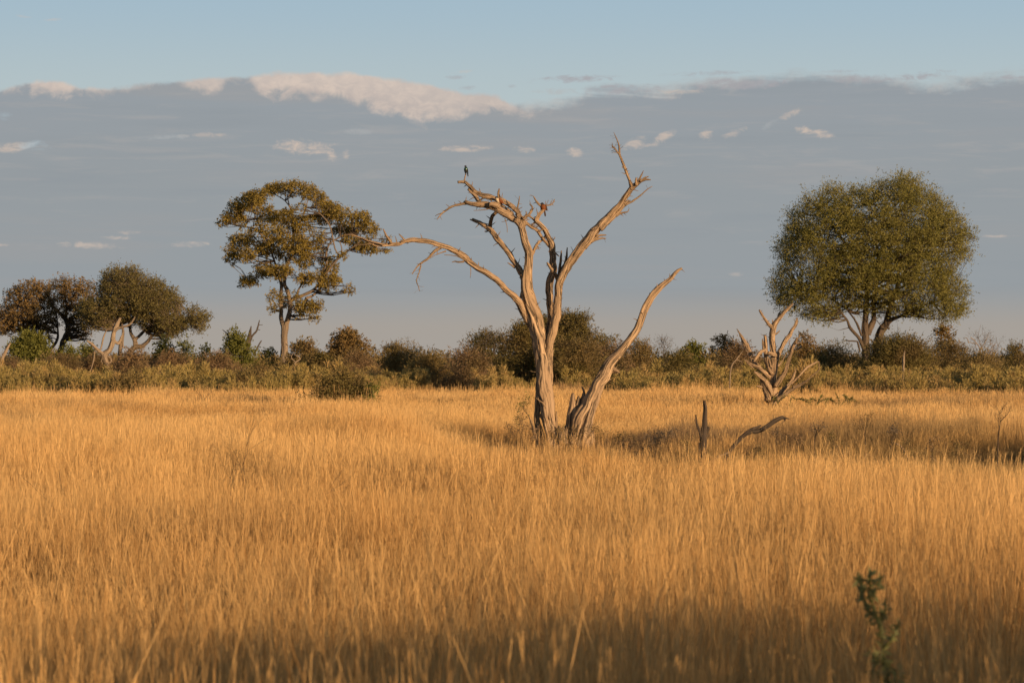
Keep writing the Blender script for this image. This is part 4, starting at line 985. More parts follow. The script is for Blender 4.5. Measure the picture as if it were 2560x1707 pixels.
# ------------------------------------------------------------------ bushes
def bush(label, x, top, hw, d, leaf, seed, kind='bush', depth=None, wisp=0.15, dens=620, L=.20, W=.045, name=None, flat=.7, base_y=None, cat='bush', bark='barkdark', shell=.3):
    """x, top, hw in photo px: centre, crown top and half width"""
    rr = random.Random(seed); m = d / FPX
    H = CH - (top - CY) * m; w = hw * m; dp = depth or w * 0.8
    t = empty(name or 'bush', base_at(x, d), label, cat)
    c = t.location
    cl = []
    n = int(26 + w * H * 4.0)
    for i in range(n):
        u = rr.uniform(0, 6.283); hz = rr.random() ** .8
        # dome: radius shrinks with height, lumpy
        rad = math.sqrt(max(0, 1 - (hz * .95) ** 3.2)) * (0.75 + .25 * noise.noise(Vector((u, hz * 2, seed))))
        k = rr.uniform(.55, 1) if hz < .8 else rr.uniform(0, .9)
        r = rr.uniform(.16, .28) * min(w, H) * 1.1
        r = min(r, 0.8)
        z = max(r * .4, H * (.1 + .93 * hz) * (1.0 + .16 * noise.noise(Vector((u * 1.5, seed, 1)))) - r * flat * .6)
        cl.append((c.x + math.cos(u) * rad * w * k * .92, c.y + math.sin(u) * rad * dp * k * .92, z, r * 1.15, r * 1.1, r * flat))
    st = Acc()
    for i in range(9):
        q = rr.choice(cl); p0 = Vector((c.x + rr.uniform(-.2, .2) * w, c.y + rr.uniform(-.2, .2) * dp, 0)); p1 = Vector(q[:3])
        tube(st, [(p0, .05), (p0.lerp(p1, .5) + Vector((0, 0, .15 * H)), .035), (p1, .012)], seg=5, groove=0, step=.4)
    # wispy shoots standing out of the top
    for i in range(int(wisp * 60 * max(1, w / 3))):
        q = rr.choice(cl)
        if q[2] < H * .45: continue
        p0 = Vector(q[:3]); v = Vector((rr.uniform(-.8, .8), rr.uniform(-.5, .5), rr.uniform(.4, 1))).normalized() * rr.uniform(.4, 1.0) * (q[3] + .35)
        tube(st, [(p0, .016), (p0 + v * .6, .011), (p0 + v * 1.1 + Vector((0, 0, -.03)), .005)], seg=3, groove=0, step=.4)
    st.build('stem', M[bark], t)
    foliage('foliage', cl, dens * 1.35, L * .9, W * .95, M[leaf], t, seed + 500, upb=.35, outb=.8, shell=shell, sl=.55)
    return t

BUSHES = [
 ('bright green leafy bush beneath the far left tree', 78, 838, 62, 222, 'leafbright', .5, dict(W=.11, wisp=.05, dens=700)),
 ('pale green bush showing between the two left trunks', 172, 872, 40, 224, 'leafbright', .3, dict(W=.09)),
 ('small green bush behind the pale crooked dead tree', 218, 868, 34, 226, 'leafbright', .3, dict(W=.09)),
 ('brown twiggy scrub bush at the left edge', 30, 905, 75, 205, 'leafbrown', .5, dict()),
 ('brown twiggy bush at the foot of the far left tree', 150, 895, 72, 206, 'leafbrown', .5, dict()),
 ('low grey-brown bush below the pale crooked dead tree', 235, 888, 62, 208, 'leafbrown', .5, dict()),
 ('dark brown bush right of the pale crooked dead tree', 330, 882, 70, 150, 'leafbrown', .5, dict()),
 ('dark rounded-leaf evergreen bush right under the olive tree crown', 408, 853, 34, 222, 'leafdeep', .3, dict(W=.14, L=.2, wisp=0)),
 ('pale yellow-green bush beside the dark evergreen bush', 462, 858, 26, 221, 'leafbright', .3, dict(W=.1, wisp=.1)),
 ('small dark bush on the skyline left of the leafy bush', 512, 868, 22, 221, 'leafdeep', .3, dict(W=.1)),
 ('long dark brown thorn scrub below the evergreen bush', 430, 890, 78, 204, 'leafbrown', .5, dict()),
 ('wide brown thorn bush left of the tall open tree', 545, 886, 72, 203, 'leafbrown', .5, dict()),
 ('leafy green bush with dead snags sticking out of it', 590, 838, 58, 213, 'leafbright', .5, dict(W=.10, wisp=.3, dens=520)),
 ('small dark leafy bush touching the tall tree trunk on its left', 672, 874, 26, 218, 'leafdeep', .3, dict(W=.1)),
 ('olive thorn bush in front of the tall tree trunk', 650, 912, 70, 160, 'leafolive', .5, dict()),
 ('dark olive bush right of the tall tree trunk', 762, 862, 52, 216, 'leafolive', .5, dict(W=.09)),
 ('brownish dome-topped tree on the skyline right of the tall open tree', 868, 830, 58, 262, 'leafrust', .4, dict(cat='tree', name='distant_tree', W=.12, wisp=.03, flat=.5, dens=520)),
 ('shadowy dark bush below the brownish skyline tree', 800, 890, 58, 200, 'leafdark', .5, dict(W=.07)),
 ('reddish brown bush in front of the brownish skyline tree', 895, 886, 56, 199, 'leafbrown', .5, dict()),
 ('olive brown bush midway between tall tree and dead tree', 985, 866, 68, 208, 'leafolive', .5, dict(wisp=.35)),
 ('slim bush with pointed top shoots', 1035, 858, 34, 206, 'leafolive', .5, dict(wisp=.5)),
 ('low dark bush left of the big thorn bush', 1075, 885, 60, 172, 'leafolive', .5, dict()),
 ('twiggy brown-green bush left of the big thorn bush', 1165, 872, 72, 168, 'leafbrown', .5, dict(wisp=.5)),
 ('wispy grey bare-topped bush behind the big dead tree on its left', 1238, 828, 62, 170, 'leafgrey', .5, dict(dens=160, wisp=.9, W=.025, bark='bark')),
 ('dark thorn bush rising just left of the dead tree trunk', 1222, 834, 66, 172, 'leafdark', .5, dict(wisp=.4, dens=700)),
 ('tall dark thorn bush hidden partly by the dead tree trunk', 1340, 806, 78, 176, 'leafdark', .5, dict(wisp=.4, dens=700)),
 ('dark sloping thorn bush right of the flat-topped thorn tree', 1492, 848, 72, 174, 'leafdark', .5, dict(wisp=.4, dens=700)),
 ('big dark thorn bush behind the dead tree trunk', 1310, 822, 90, 160, 'leafdark', .5, dict(wisp=.5, dens=700)),
 ('wide low thorn bush filling the gap between the dead tree stems', 1420, 858, 105, 158, 'leafdark', .5, dict(wisp=.4, dens=700)),
 ('brownish thorn bush right of the curved dead stem', 1530, 870, 62, 168, 'leafbrown', .5, dict(wisp=.3)),
 ('olive bush on the skyline right of the curved dead stem', 1590, 862, 60, 210, 'leafolive', .5, dict(wisp=.25)),
 ('purplish grey leafless bush above the olive bushes', 1658, 850, 42, 212, 'leafgrey', .5, dict(dens=110, wisp=1.0, W=.025, bark='bark')),
 ('bright green bush on the skyline between two dead trees', 1735, 866, 40, 218, 'leafbright', .4, dict(W=.10, wisp=.1)),
 ('tufted brown tree on the skyline left of the smaller dead tree', 1805, 843, 40, 250, 'leafrust', .4, dict(cat='tree', name='distant_tree', W=.1, wisp=.05, flat=.5)),
 ('dark olive bush below the bright green skyline bush', 1690, 888, 66, 172, 'leafdark', .5, dict()),
 ('brown twiggy bush behind the smaller dead tree on its left', 1850, 868, 72, 198, 'leafbrown', .5, dict(wisp=.45, dens=480)),
 ('brown tree crown behind the smaller dead tree on its right', 2015, 848, 46, 214, 'leafrust', .5, dict(W=.08, wisp=.3)),
 ('dark olive thorn bush beneath the round tree', 2085, 866, 80, 176, 'leafdark', .5, dict(wisp=.3)),
 ('low dark bush behind the smaller dead tree', 1960, 892, 66, 170, 'leafdark', .5, dict(wisp=.3)),
 ('tall dark thorn bush right of the round tree trunks', 2245, 838, 100, 172, 'leafdark', .5, dict(wisp=.5, dens=720)),
 ('round brownish tree top rising behind the tall dark thorn bush', 2358, 820, 34, 245, 'leafrust', .5, dict(cat='tree', name='distant_tree', W=.1, wisp=.05, flat=.5)),
 ('olive bush under the round brownish tree top', 2370, 852, 64, 205, 'leafolive', .5, dict(wisp=.2)),
 ('wispy grey thorn tree on the skyline near the right edge', 2462, 840, 62, 202, 'leafgrey', .5, dict(dens=110, wisp=1.0, W=.025, bark='pale')),
 ('brown olive bush under the wispy thorn tree', 2450, 880, 66, 172, 'leafolive', .5, dict()),
 ('dark dense bush at the right edge of the view', 2545, 864, 50, 180, 'leafdark', .5, dict()),
 ('low olive bush standing forward in the golden grass left of centre', 846, 930, 96, 119, 'leafdark', .8, dict(wisp=.15, W=.05, L=.16, dens=900, bark='bark')),
 ('small fresh green shrub against the right side of the low olive bush', 928, 962, 22, 118, 'leafbright', .8, dict(wisp=.1, W=.05, L=.14)),
 ('low pale olive bush at the grass edge below the brown thorn bush', 620, 934, 78, 148, 'leafolive', .5, dict()),
 ('low brown bush among the weeds at the left', 130, 940, 80, 152, 'leafolive', .5, dict()),
 ('round weedy bush among the weeds, right of the first one', 330, 940, 80, 138, 'leafolive', .5, dict()),
]
for i, b in enumerate(BUSHES):
    lab, x, top, hw, d, leaf, dpf, kw = b
    bush(lab, x, top, hw * (1.22 if d > 155 else 1.05), d, leaf, 700 + i * 13, **kw)

# umbrella thorn rising behind the dead tree
c2 = crop(1140, 700, 3.563)
UT = polycl(c2, [(740,330),(830,300),(930,290),(1010,272),(1100,295),(1200,305),(1210,350),(1160,390),(1200,430),(1240,470),(1200,560),(1100,600),(900,600),(760,560),(700,440)], 194, 16, 12, 2.0, 61, (), .45)
leafy('thorn_tree', 'flat-topped dark green thorn tree rising behind the fork of the big dead tree', 'tree', 194, 1405, [(0, 0, T((940, 1100, 26), (930, 900, 20), (940, 700, 16), (960, 500, 10), (1000, 380, 6))), (0, .5, T((940, 720, 12), (1040, 560, 8), (1130, 420, 4))), (0, -.5, T((935, 700, 10), (850, 540, 7), (800, 400, 4)))], c2, UT, M['leafdark'], M['barkdark'], 62, dens=600, L=.18, W=.05, twigs=8, outb=1.0, upb=.1, shell=.1, sl=.6)
# pale-stemmed small tree near the right edge
stick('thorn_sapling', 'pale-trunked forked sapling in front of the bushes near the right edge', 'tree', 186, 2447, [(0, 0, T((1868, 620, 12), (1872, 440, 11), (1880, 360, 11), (1900, 310, 11), (1890, 240, 7), (1880, 190, 4))), (0, .2, T((1900, 310, 9), (1945, 278, 5), (2000, 220, 3), (2050, 160, 2))), (0, -.2, T((1888, 240, 5), (1930, 170, 4), (1980, 80, 2))), (0, 0, T((1885, 200, 4), (1830, 130, 4), (1790, 96, 3))), (0, 0, T((1870, 170, 3), (1780, 150, 3), (1770, 155, 6), (1755, 110, 3), (1722, 98, 2)))], crop(2000, 820, 4.2), 'pale')

# far woodland closing the horizon
def far_wood():
    rr = random.Random(77); cl = []
    for i in range(620):
        d = rr.uniform(215, 420); x = rr.uniform(-1, 1) * (.19 * d + 6)
        hh = 2.62 + .9 * noise.noise(Vector((x * .05, d * .03, 2))) + rr.uniform(-.4, .2)
        r = rr.uniform(1.2, 2.4)
        cl.append((x, d, max(.6, hh - r * .6), r * 1.5, r, r * .6)); cl.append((x + rr.uniform(-1, 1), d, 1.0, r * 1.3, r, 1.0))
    o = foliage('far_woodland', cl, 85, .28, .10, M['leafolive'], None, 900, sl=.6)
    o['kind'] = 'stuff'; o['label'] = 'distant low bushland seen through gaps along the horizon'; o['category'] = 'woodland'
far_wood()

# ------------------------------------------------------------------ fallen wood and small plants in the grass
cz = crop(1680, 960, 2.673)
stick('tree_stump', 'upright jagged grey stump with a thin side prong, near the dark fallen limb', 'stump', 64, 1756, [(0, 0, T((203, 560, 26), (205, 470, 22), (207, 400, 22), (213, 320, 23), (216, 280, 18), (221, 220, 15), (223, 160, 13), (218, 116, 9)), 1.5), (0, -.1, T((200, 380, 12), (190, 325, 10), (173, 290, 8.5), (163, 250, 6), (160, 205, 4)), 1.2), (0, 0, T((228, 330, 12), (240, 300, 11), (244, 285, 6)), 1.2), (-.1, -.1, T((182, 450, 6), (184, 390, 5)))], cz, 'deaddark', .2)
stick('fallen_limb', 'dark fallen limb rising out of the grass towards the right of the grey stump', 'fallen branch', 64, 1830, [(0, .6, T((330, 540, 9), (372, 470, 10), (400, 430, 11), (435, 385, 12), (475, 345, 14), (520, 318, 18), (560, 316, 16), (605, 300, 16), (650, 270, 16), (695, 240, 15), (735, 224, 13), (752, 226, 7), (785, 233, 2.5)), .6), (.3, .35, T((500, 330, 14), (540, 302, 12), (572, 288, 9), (594, 274, 4)), .6), (.6, .6, T((740, 226, 7), (755, 238, 5), (748, 246, 3)))], cz, 'deaddark', .2)
stick('fallen_limb', 'grey twisted root of wood half hidden in grass between stump and dark limb', 'fallen branch', 62, 1790, [(0, 0, T((262, 560, 9), (280, 515, 9), (300, 488, 8), (350, 470, 7), (385, 450, 5)))], cz, 'dead')
stick('fallen_log', 'long pale log lying flat in the grass at the right', 'log', 65, 2140, [(0, .3, T((1020, 580, 6), (1060, 556, 7.5), (1120, 540, 8), (1190, 526, 8), (1260, 520, 6), (1330, 522, 4), (1405, 516, 2.5)), .4), (.1, .1, T((1120, 540, 5), (1000, 545, 3.5), (900, 556, 3), (830, 565, 2)))], cz, 'pale')
stick('fallen_branch', 'pale bleached twig lying left of the long pale log', 'fallen branch', 66, 1945, [(0, .1, T((640, 525, 4), (700, 528, 4), (760, 535, 3))), (0, 0, T((655, 528, 2), (642, 515, 1.5)))], cz, 'pale')
stick('fallen_branch', 'dark curled branch end poking up above the right part of the pale log', 'fallen branch', 67, 2180, [(0, .1, T((1290, 500, 5), (1292, 475, 5), (1310, 470, 6), (1345, 492, 7), (1372, 508, 6), (1395, 520, 3)))], cz, 'dead')
stick('fallen_branch', 'thin arched grey branch bending down into the grass near the right edge', 'fallen branch', 65, 2260, [(0, .1, T((1482, 392, 3.5), (1515, 405, 5), (1545, 432, 5), (1565, 465, 5), (1572, 490, 5), (1600, 515, 4), (1612, 545, 3))), (0, 0, T((1495, 398, 3), (1510, 408, 4), (1522, 404, 2)))], cz, 'dead')
stick('fallen_branch', 'faint brown forked twig farthest right among the low grass', 'fallen branch', 64, 2345, [(0, .1, T((1728, 478, 3), (1755, 505, 4), (1785, 522, 4), (1830, 540, 3))), (0, .1, T((1830, 540, 3), (1850, 500, 2)))], cz, 'dead')

def twiggy(name, label, cat, d, bx, root, dirv, size, depth, seed, mat, r0, spread=.6, leafmat=None, seedheads=0, L=.02, gen=4, kids=3):
    """small branching bare plant; root = photo px of visible base; size in px"""
    rr = random.Random(seed); m = d / FPX; t = empty(name, base_at(bx, d), label, cat)
    a_ = Acc(); tips = []
    def grow(p, v, ln, r, g):
        q = p + v * ln * .5 + Vector((rr.uniform(-1, 1), rr.uniform(-1, 1), rr.uniform(-1, 1))) * ln * .07
        e_ = p + v * ln
        tube(a_, [(p, r), (q, r * .85), (e_, r * .65)], seg=4, groove=0, step=ln * .5)
        if g == 0: tips.append((e_, v)); return
        for i in range(kids if g > 1 else 2):
            w_ = (v + Vector((rr.gauss(0, 1), rr.gauss(0, .7), rr.gauss(0.1, .8))) * spread).normalized()
            st_ = p.lerp(e_, rr.uniform(.45, 1) if i else 1)
            grow(st_, w_, ln * rr.uniform(.55, .85), r * .6, g - 1)
    X, Y = root; p0 = P(X, Y, d); b0 = Vector((p0.x - dirv.x * .1, d, 0))
    tube(a_, [(b0, r0 * 1.1), (p0, r0)], seg=5, groove=0, step=.2)
    grow(p0, dirv.normalized(), size * m * .42, r0, gen)
    a_.build('stem', M[mat], t)
    if leafmat:
        R = rng(seed); n = len(tips) * 5; pos = np.repeat(np.array([tuple(q[0]) for q in tips]), 5, 0) + R.normal(size=(n, 3)) * L * .8
        V, F = leaf_geo(pos, unit(R.normal(size=(n, 3)) + np.array([0, 0, .3])), L * R.uniform(.6, 1.4, n), L * .45 * R.uniform(.6, 1.4, n), R)
        mesh_obj('foliage', V, [F], M[leafmat], t, {'rnd': np.repeat(R.random(n), 4)})
    return t
Z = Vector((0, 0, 1))
twiggy('bare_sapling', 'little leafless dark sapling with a fan of twigs at the right edge of the plain', 'sapling', 62, 2494, (2495, 1090), Vector((.15, 0, 1)), 88, 0, 5, 'deaddark', .014, .62, gen=4, kids=3)
twiggy('dry_weed', 'rust brown seed-headed weed behind the pale log', 'weed', 63, 2165, (2163, 1132), Z, 96, 0, 6, 'bark', .008, .35, 'leafrust', L=.035, gen=3, kids=4)
twiggy('dry_weed', 'straw coloured feathery weed left of the rust brown weed', 'weed', 64, 2036, (2036, 1138), Z, 84, 0, 7, 'bark', .008, .3, 'leafgrey', L=.045, gen=3, kids=4)
twiggy('dry_weed', 'straw coloured feathery weed nearest the dark fallen limb', 'weed', 64, 1940, (1940, 1140), Z, 74, 0, 17, 'bark', .008, .3, 'leafgrey', L=.04, gen=3, kids=4)
twiggy('dry_weed', 'straw coloured weed right of the rust brown weed', 'weed', 64, 2222, (2222, 1140), Vector((.2, 0, 1)), 80, 0, 18, 'bark', .008, .3, 'leafgrey', L=.045, gen=3, kids=4)
twiggy('grey_weed', 'grey-green bushy weed just left of the upright stump', 'weed', 66, 1680, (1672, 1150), Z, 84, 0, 8, 'bark', .008, .6, 'leafgrey', L=.04, gen=4, kids=3)
twiggy('grey_weed', 'grey-green sprawling weed farther left of the upright stump', 'weed', 65, 1648, (1640, 1155), Z, 80, 0, 28, 'bark', .008, .6, 'leafgrey', L=.04, gen=4, kids=3)
twiggy('thorn_shoot', 'green leafy thorn shoot against the left foot of the big dead tree', 'shrub', 70.4, 1320, (1332, 1068), Vector((-.35, 0, 1)), 78, 0, 9, 'bark', .010, .75, 'frond', L=.045, gen=4, kids=3)
twiggy('scrub', 'brown dead scrub left of the foot of the big dead tree', 'shrub', 70.2, 1300, (1305, 1105), Vector((-.2, 0, 1)), 60, 0, 12, 'bark', .008, .8, 'leafbrown', L=.035, gen=4, kids=3)
twiggy('scrub', 'olive weeds tangled at the foot of the big dead tree', 'shrub', 69.2, 1395, (1398, 1128), Z, 62, 0, 13, 'bark', .008, .7, 'leafolive', L=.045, gen=4, kids=3)
twiggy('scrub', 'brown weeds right of the foot of the big dead tree', 'shrub', 69.2, 1460, (1460, 1122), Vector((.2, 0, 1)), 60, 0, 14, 'bark', .008, .75, 'leafbrown', L=.04, gen=4, kids=3)
twiggy('dry_weed', 'tall dark seed-headed weed in the foreground left of centre', 'weed', 38, 600, (612, 1240), Vector((-.06, 0, 1)), 190, 0, 15, 'bark', .005, .22, 'leafrust', L=.014, gen=3, kids=3)
twiggy('dry_weed', 'shorter branching dark weed beside the tall seed-headed weed', 'weed', 38, 575, (578, 1245), Vector((-.05, 0, 1)), 120, 0, 16, 'bark', .005, .45, 'leafrust', L=.014, gen=4, kids=3)
twiggy('bare_twig', 'bare fan of thin twigs leaning right in the foreground grass', 'twig', 37, 762, (765, 1275), Vector((.9, 0, .75)), 150, 0, 19, 'bark', .006, .22, gen=3, kids=3)
twiggy('bare_twig', 'single dark twig leaning left in the foreground at the left', 'twig', 36, 165, (165, 1300), Vector((-.75, 0, .8)), 170, 0, 20, 'bark', .005, .12, gen=2, kids=2)
twiggy('bare_twig', 'upright pair of thin dark twigs beside the leaning one', 'twig', 36, 165, (168, 1275), Vector((-.25, 0, 1)), 150, 0, 23, 'bark', .005, .14, gen=2, kids=2)
twiggy('bare_shrub', 'faint leafless shrub in the grass at the left under the weeds', 'shrub', 108, 515, (520, 1035), Vector((-.3, 0, 1)), 95, 0, 24, 'bark', .010, .5, gen=3, kids=4)
twiggy('bare_twig', 'faint bare twig in pale grass between the stump and dead tree', 'twig', 92, 1672, (1672, 1030), Vector((-.4, 0, 1)), 60, 0, 25, 'bark', .006, .3, gen=2, kids=3)
twiggy('bare_twig', 'faint bare twig in pale grass right of the green fronds', 'twig', 120, 2325, (2325, 1022), Vector((-.6, 0, 1)), 60, 0, 26, 'bark', .007, .3, gen=2, kids=3)


for i, (x, y, w_, m_) in enumerate(((1340, 1118, 'dark brown dead weed against the left root of the big dead tree', 'leafbrown'), (1425, 1128, 'olive weed in the crotch between the two roots of the big dead tree', 'leafolive'), (1372, 1132, 'brown weed in front of the left trunk root', 'leafbrown'), (1490, 1128, 'olive weed against the right root of the big dead tree', 'leafolive'), (1262, 1122, 'outlying brown weed farthest left of the big dead tree foot', 'leafbrown'))):
    twiggy('scrub', w_, 'shrub', 69.4, x, (x, y), Z, 66, 0, 400 + i, 'bark', .007, .75, m_, L=.042, gen=4, kids=3)

hollow = [(1560, 1138, 'olive'), (1600, 1168, 'brown'), (1720, 1178, 'olive'), (1880, 1168, 'brown'), (1905, 1193, 'olive'), (1990, 1163, 'brown'), (2085, 1153, 'olive'), (2120, 1188, 'brown'), (2260, 1178, 'olive'), (2330, 1158, 'brown'), (2400, 1178, 'olive'), (2450, 1203, 'brown')]
where = ['right of the dead tree foot', 'between dead tree and upright stump', 'in front of the upright stump', 'under the dark fallen limb', 'in front of the dark fallen limb', 'left of the pale bleached twig', 'behind the left end of the pale log', 'in front of the pale log', 'right of the pale log', 'behind the thin arched branch', 'left of the bare sapling', 'in front of the bare sapling']
for i, ((x, y, c_), w_) in enumerate(zip(hollow, where)):
    t_ = twiggy('low_weed', 'low %s weed %s' % ('dull olive' if c_ == 'olive' else 'dry brown', w_), 'weed', 61 + (i % 3) * 2, x, (x, y), Z, 62 + (i * 7) % 20, 0, 300 + i, 'bark', .006, .7, 'leafolive' if c_ == 'olive' else 'leafbrown', L=.045, gen=4, kids=3)
    t_['group'] = 'low weeds in the trampled hollow'

def fronds():
    d = 111.0; t = empty('creeping_thorn', base_at(2060, d), 'low green arching thorn sprays in front of the smaller dead tree, to its right', 'shrub')
    R = rng(71); a_ = Acc(); pos = []; D = []
    tr = c7
    for pts in ([(1150,1330),(1170,1240),(1220,1262),(1290,1262),(1350,1290)], [(1370,1340),(1385,1290),(1420,1262),(1470,1275)], [(1480,1340),(1500,1290),(1545,1215)], [(1480,1330),(1560,1270),(1620,1265),(1700,1290)], [(1590,1340),(1600,1285),(1640,1250)],
                [(1740,1390),(1760,1310),(1740,1240),(1705,1195)], [(1745,1380),(1800,1310),(1860,1270),(1920,1275),(1985,1305)], [(1850,1280),(1840,1240),(1810,1215)], [(1400,1340),(1370,1300),(1330,1270),(1270,1255)], [(1880,1275),(1920,1250)], [(1000,1300),(960,1250),(930,1235)], [(1010,1300),(1060,1245),(1120,1215)], [(1700,1300),(1670,1270),(1640,1275)]):
        pp = [(P(*tr(x, y)[:2], d + R.uniform(-.4, .4)), .012) for x, y in pts]
        pp = [(P(pts[0][0] / 4.9 + 1740, 1025, d), .014)] + pp
        tube(a_, pp, seg=4, groove=0, step=.1)
        Dn = catmull(pp, .05)[4:]
        for k in range(len(Dn) - 1):
            tt = (Dn[k + 1][0] - Dn[k][0]).normalized()
            for _ in range(4):
                pos.append(tuple(Dn[k][0] + Vector(R.normal(0, .03, 3)))); D.append(tuple(tt + Vector(R.normal(0, .7, 3)) + Z * .3))
    a_.build('stem', M['bark'], t)
    pos = np.array(pos); n = len(pos); V, F = leaf_geo(pos, unit(np.array(D)), .08 * R.uniform(.6, 1.4, n), .035 * R.uniform(.6, 1.3, n), R)
    mesh_obj('foliage', V, [F], M['frond'], t, {'rnd': np.repeat(R.random(n), 4)})
fronds()

def near_weed():
    d = 12.0; c6 = crop(1700, 1250, 2.735); t = empty('green_weed', base_at(2230, d), 'tall blurred green leafy weed in the right foreground', 'weed')
    R = rng(81); a_ = Acc(); pos = []; D = []; L = []
    stems = [[(1560, 2600), (1500, 1700), (1440, 1330), (1395, 1100), (1370, 900), (1340, 780), (1300, 650), (1300, 520), (1300, 480)],
             [(1385, 1010), (1440, 960), (1480, 880), (1500, 830)], [(1420, 1150), (1350, 1080), (1300, 1040)], [(1430, 1250), (1360, 1200), (1310, 1150)], [(1350, 800), (1290, 760), (1260, 700), (1240, 600), (1215, 530)], [(1310, 660), (1350, 580), (1372, 520)], [(1450, 1300), (1490, 1200), (1480, 1150)], [(1360, 850), (1400, 780), (1400, 680)]]
    for s in stems:
        pp = [(P(*c6(x, y)[:2], d + R.uniform(-.08, .08)), .004) for x, y in s]
        if s is stems[0]: pp[0] = (Vector((pp[0][0].x, d, 0)), .007)
        tube(a_, pp, seg=5, groove=0, step=.02)
        Dn = catmull(pp, .016)
        for k in range(2, len(Dn) - 1):
            if Dn[k][0].z < .7: continue
            tt = (Dn[k + 1][0] - Dn[k][0]).normalized()
            for _ in range(5):
                v = Vector(R.normal(0, 1, 3)); v = (tt * .8 + v * .8).normalized()
                pos.append(tuple(Dn[k][0])); D.append(tuple(v)); L.append(R.uniform(.025, .055))
    a_.build('stem', M['frond'], t, attr='bark')
    pos = np.array(pos); L = np.array(L); V, F = leaf_geo(pos, unit(np.array(D)), L, L * .3, R)
    mesh_obj('leaves', V, [F], leaf_mat('grey_green_weed_leaves', (0.17, 0.19, 0.075), (0.30, 0.29, 0.11)), t, {'rnd': np.repeat(R.random(len(pos)), 4)})
near_weed()

# ------------------------------------------------------------------ birds
def flat_mat(name, c, rough=.5, spec=.4, coat=0):
    m, nt, out = newmat(name); b = nt.nodes.new('ShaderNodeBsdfPrincipled')
    g = nt.nodes.new('ShaderNodeNewGeometry'); k = nz(nt, g.outputs['Position'], 90, 3, .6)
    cc = mix(nt, k, tuple(x * .7 for x in c) + (1,), tuple(min(1, x * 1.2) for x in c) + (1,)); nt.links.new(cc, b.inputs['Base Color'])
    b.inputs['Roughness'].default_value = rough; b.inputs['Specular IOR Level'].default_value = spec; nt.links.new(b.outputs[0], out.inputs[0]); return m
B_ = dict(black=flat_mat('black_feathers', (.012, .014, .014)), green=flat_mat('glossy_green_feathers', (.02, .06, .03), .25, .8), horn=flat_mat('dark_horn', (.02, .018, .016), .35),
          cream=flat_mat('cream_feathers', (.70, .55, .36), .8, .1), rufous=flat_mat('rufous_feathers', (.17, .058, .020), .75, .15), brown=flat_mat('dark_brown_feathers', (.05, .028, .018), .7, .2), eye=flat_mat('eye', (.25, .03, .01), .1, .8), shin=flat_mat('bird_leg', (.06, .05, .045)))
def loft(rings, seg=18):
    """rings: (Vector centre, Vector axisA scaled, Vector axisB scaled)"""
    V = []; 
    for c, a1, b1 in rings:
        for j in range(seg):
            t = 2 * math.pi * j / seg; V.append(tuple(c + a1 * math.cos(t) + b1 * math.sin(t)))
    n = len(rings); F = [(i * seg + j, i * seg + (j + 1) % seg, (i + 1) * seg + (j + 1) % seg, (i + 1) * seg + j) for i in range(n - 1) for j in range(seg)]
    V.append(tuple(rings[0][0])); V.append(tuple(rings[-1][0])); e_ = n * seg
    T3 = [((j + 1) % seg, j, e_) for j in range(seg)] + [((n - 1) * seg + j, (n - 1) * seg + (j + 1) % seg, e_ + 1) for j in range(seg)]
    return V, F, T3
def dense(pts, k=5):
    vs = [(Vector(p[:3]), p[3]) for p in pts]; out = []
    n = len(vs)
    for i in range(n - 1):
        for j in range(k):
            t = j / k; p0 = vs[max(0, i - 1)]; p1 = vs[i]; p2 = vs[i + 1]; p3 = vs[min(n - 1, i + 2)]
            f = lambda a0, a1, a2, a3: 0.5 * (2 * a1 + (a2 - a0) * t + (2 * a0 - 5 * a1 + 4 * a2 - a3) * t * t + (3 * a1 - a0 - 3 * a2 + a3) * t ** 3)
            out.append((f(p0[0], p1[0], p2[0], p3[0]), max(.0005, f(p0[1], p1[1], p2[1], p3[1]))))
    out.append(vs[-1]); return out
